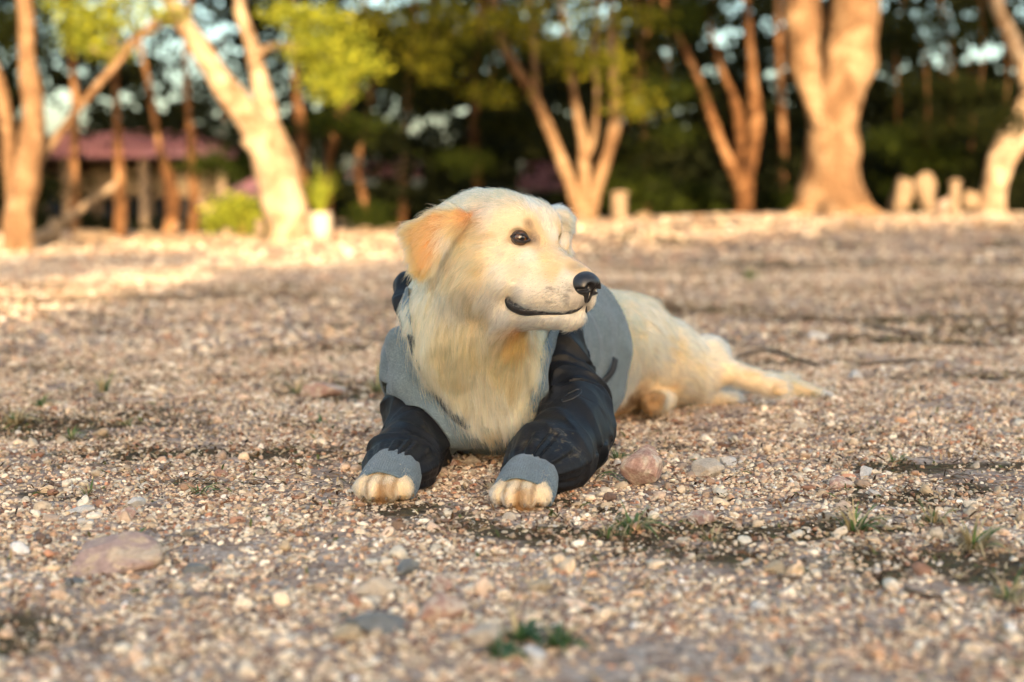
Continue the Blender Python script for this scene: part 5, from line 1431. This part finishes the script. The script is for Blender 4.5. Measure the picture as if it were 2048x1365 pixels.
# jitter, tangent projection
D = D+rng.normal(size=(n, 3))*.07
D = D-(D*nrm).sum(1, keepdims=True)*nrm
D /= np.maximum(np.linalg.norm(D, axis=1, keepdims=True), 1e-6)
wav = (nz3(R0, 9, 21)*.32+nz3(R0, 26, 22)*.26)[:, None]; side = np.cross(nrm, D)
D = D+side*wav; D /= np.linalg.norm(D, axis=1, keepdims=True)
Ln = Ln*(.65+.5*rng.rand(n))
stray = rng.rand(n) < .07; Ln = np.where(stray, Ln*1.45, Ln)
Lf = np.where(stray, Lf+.22, Lf)
Lf = np.clip(Lf*(.7+.6*rng.rand(n))+.12*nz3(R0, 25, 4), .05, .8)
K = 6
ts = np.linspace(0, 1, K)
def strands(R, Nn, D, L, Lf):
    """hair leaves the skin at the lift angle, then lays down and sags"""
    P = np.empty((len(R), K, 3), np.float32); P[:, 0] = R-Nn*.0008
    sag = np.clip((L-.018)/.03, 0, 1)[:, None]
    for k in range(1, K):
        t = (k-.5)/(K-1)
        up = Lf*(1-t)*1.2-.02
        d = D+Nn*up[:, None]+np.array([0, 0, -1])*sag*t*.55
        d /= np.linalg.norm(d, axis=1, keepdims=True)
        P[:, k] = P[:, k-1]+d*(L/(K-1))[:, None]
    return P
P = strands(R0, nrm, D, Ln, Lf)
# clumps
from mathutils import kdtree
spc = n//18
ci = rng.choice(n, spc, replace=False)
kd = kdtree.KDTree(spc)
for j, i in enumerate(ci): kd.insert(R0[i], j)
kd.balance()
own = np.array([kd.find(p)[1] for p in R0])
cp = P[ci][own]; croot = R0[ci][own]
off = (R0-croot)[:, None, :]
clf = np.clip((Ln-.006)/.030, .15, .88)*(.7+.3*rng.rand(n))*np.where(stray, .35, 1)
wv = clf[:, None, None]*(ts[None, :, None]**1.3)
sc_ = (Ln/np.maximum(Ln[ci][own], 1e-4))[:, None, None]
tgt = croot[:, None, :]+(cp-croot[:, None, :])*np.minimum(sc_, 1.25)+off*.10
P = P*(1-wv)+tgt*wv
P += (rng.normal(size=P.shape)*.0006*ts[None, :, None]*np.clip(Ln/.02, .3, 2)[:, None, None]).astype(np.float32)
P[..., 2] = np.maximum(P[..., 2], .0015)
# colours
cj = rng.rand(spc)[own]*.7+rng.rand(n)*.3
lum = .68+.46*cj
tone = nz3(R0, 7, 31)*.6+nz3(R0, 20, 33)*.5
Cc = Cc*lum[:, None]
warm = np.array([1.0, .84, .62]); cool = np.array([1.0, 1.05, 1.14])
Cc = Cc*np.where(tone[:, None] > 0, 1+(warm-1)*tone[:, None].clip(0, 1)*.8, 1+(cool-1)*(-tone[:, None]).clip(0, 1)*.7)
# spots: sore patch above the near eye, whisker specks, rusty spots on the chest, muddy toes
def spot(px, py, r, c, k=1.):
    global Cc, skin
    p = hit(px, py); w = np.clip(1-np.linalg.norm(R0-p, axis=1)/r, 0, 1)[:, None]**.7*k
    Cc = Cc*(1-w)+np.array(c)*w
    w = np.clip(1-np.linalg.norm(dv-p, axis=1)/r, 0, 1)[:, None]**.7*k
    skin = skin*(1-w)+np.array(c)*w*.8
spot(1057, 447, .011, (.16, .10, .06), .8); spot(1063, 462, .011, (.30, .21, .14), .6); spot(850, 465, .055, (.66, .30, .10), .6); spot(848, 520, .045, (.62, .26, .08), .65); spot(825, 465, .03, (.62, .27, .09), .6); spot(1068, 479, .014, (.12, .085, .07), .95); spot(1045, 491, .010, (.30, .22, .15), .5); spot(1035, 461, .010, (.30, .21, .14), .5); spot(1076, 497, .014, (.45, .34, .24), .6)
for k in range(6): spot(985-k*9, 474-k*3, .009, (.55, .36, .18), .5)
spot(1095, 560, .03, (.70, .53, .36), .4); spot(1075, 540, .03, (.76, .56, .36), .3); spot(1030, 640, .02, (.95, .84, .68), .5)  # tan shading along the muzzle side painted into the coat
spot(1018, 481, .009, (.25, .17, .12), .5)
spot(1030, 745, .022, (.62, .25, .07), .7); spot(1045, 668, .030, (.80, .33, .08), .8); spot(1063, 670, .02, (.8, .35, .1), .6)
spot(1080, 694, .0035, (.03, .02, .01), 1)
spot(1150, 535, .018, (.30, .22, .14), .6); spot(1138, 575, .012, (.30, .26, .22), .6); spot(1152, 608, .024, (.26, .22, .19), .8); spot(1172, 606, .014, (.15, .12, .10), .8)
spot(937, 435, .028, (.52, .24, .09), .8); spot(925, 460, .018, (.30, .16, .08), .5)
for x, y in ((768, 975), (768, 990), (768, 1003), (735, 1000), (800, 1003), (1043, 985), (1043, 1003), (1043, 1018), (1010, 1015), (1078, 1018)):
    spot(x, y, .015, (.36, .20, .08), .9)
for k in range(34):
    spot(1080+rng.rand()*68, 572+rng.rand()*36, .0030, (.16, .13, .11), .8)
def mud(R0, Cc):
  for L in LEG.values():
    d = L['pa']-L['wr']; d[2] = 0; d /= np.linalg.norm(d); r = np.array([-d[1], d[0], 0]); q = R0-L['pa']
    inn = (np.abs(q@r) < .05) & (np.abs(q@d) < .06) & (R0[:, 2] < .07)
    lat = q@r; w = np.zeros(len(R0))
    for g_ in (-.0196, 0, .0196): w = np.maximum(w, np.exp(-((lat-g_)/.0034)**2))
    w = w*smoothstep(-.02, .012, q@d)*.85
    w = np.maximum(w, (1-smoothstep(.006, .017, R0[:, 2]))*.85)
    w = (w*inn)[:, None]; Cc = Cc*(1-w)+np.array((.26, .14, .055))*w
  return Cc
Cc = mud(R0, Cc); skin = mud(dv, skin)
point_attr(dog, 'skin', skin)
Cc = np.clip(Cc, .01, .93)
hc_ = bpy.data.hair_curves.new('fur')
hc_.add_curves([K]*n)
hc_.attributes['position'].data.foreach_set('vector', P.astype(np.float32).ravel())
rad = np.clip(.00013+Ln*.0020, .00013, .00020)[:, None]*np.array([1, 1, .95, .8, .55, .15])[None]
if 'radius' not in hc_.attributes: hc_.attributes.new('radius', 'FLOAT', 'POINT')
hc_.attributes['radius'].data.foreach_set('value', rad.astype(np.float32).ravel())
at = hc_.attributes.new('coat', 'FLOAT_COLOR', 'POINT')
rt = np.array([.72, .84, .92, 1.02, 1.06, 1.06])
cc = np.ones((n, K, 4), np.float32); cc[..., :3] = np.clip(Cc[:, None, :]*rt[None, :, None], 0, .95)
at.data.foreach_set('color', cc.ravel())
mf = Mat('fur'); ph = mf.n('ShaderNodeBsdfHairPrincipled'); ph.model = 'CHIANG'; ph.parametrization = 'COLOR'
aa = mf.n('ShaderNodeAttribute', attribute_name='coat'); mf.l(aa.outputs['Color'], ph.inputs['Color'])
ph.inputs['Roughness'].default_value = .42; ph.inputs['Radial Roughness'].default_value = .6
ph.inputs['Coat'].default_value = 0; ph.inputs['Random Roughness'].default_value = .2
mf.l(ph.outputs[0], mf.out.inputs['Surface'])
hc_.materials.append(mf.m)
fur = bpy.data.objects.new('fur', hc_); S.collection.objects.link(fur); fur.parent = dog
tag(fur, kind='stuff')
print('hairs', n)
# whiskers
WP = []; rw = np.random.RandomState(9)
for k in range(12):
    px, py = 1082+rw.rand()*62, 572+rw.rand()*34
    p = hit(px, py); g_ = grad(DF, p[None])[0]; d = g_*.9+np.array([-.35, -.2, -.35])*rw.uniform(.4, 1.2); L_ = rw.uniform(.018, .045)
    WP.append([p+d*L_*t+np.array([0, 0, -1])*.010*t*t for t in np.linspace(0, 1, 6)])
wh = bpy.data.hair_curves.new('whiskers'); wh.add_curves([6]*len(WP))
wh.attributes['position'].data.foreach_set('vector', np.array(WP, np.float32).ravel())
if 'radius' not in wh.attributes: wh.attributes.new('radius', 'FLOAT', 'POINT')
wh.attributes['radius'].data.foreach_set('value', np.tile(np.array([.00016, .00015, .00013, .0001, .00007, .00003], np.float32), len(WP)))
mw = Mat('whisker').set(Base_Color=(.35, .28, .2, 1), Roughness=.5); wh.materials.append(mw.m)
wo = bpy.data.objects.new('whiskers', wh); S.collection.objects.link(wo); wo.parent = dog; tag(wo, kind='stuff')
# ================================================================== origins at the foot of each single-mesh thing
def settle():
    bpy.context.view_layer.update()
    for o in [q for q in S.objects if q.parent is None and q.type == 'MESH' and 'category' in q.keys() and tuple(q.location) == (0, 0, 0)]:
        n_ = len(o.data.vertices); co = np.empty(n_*3, np.float32); o.data.vertices.foreach_get('co', co); co = co.reshape(-1, 3)
        c_ = (co.min(0)+co.max(0))/2; c_[2] = co[:, 2].min()
        o.data.vertices.foreach_set('co', (co-c_).ravel()); o.data.update(); o.location = c_.tolist()
        for ch in o.children: ch.location = [a-b for a, b in zip(ch.location, c_)]
settle()
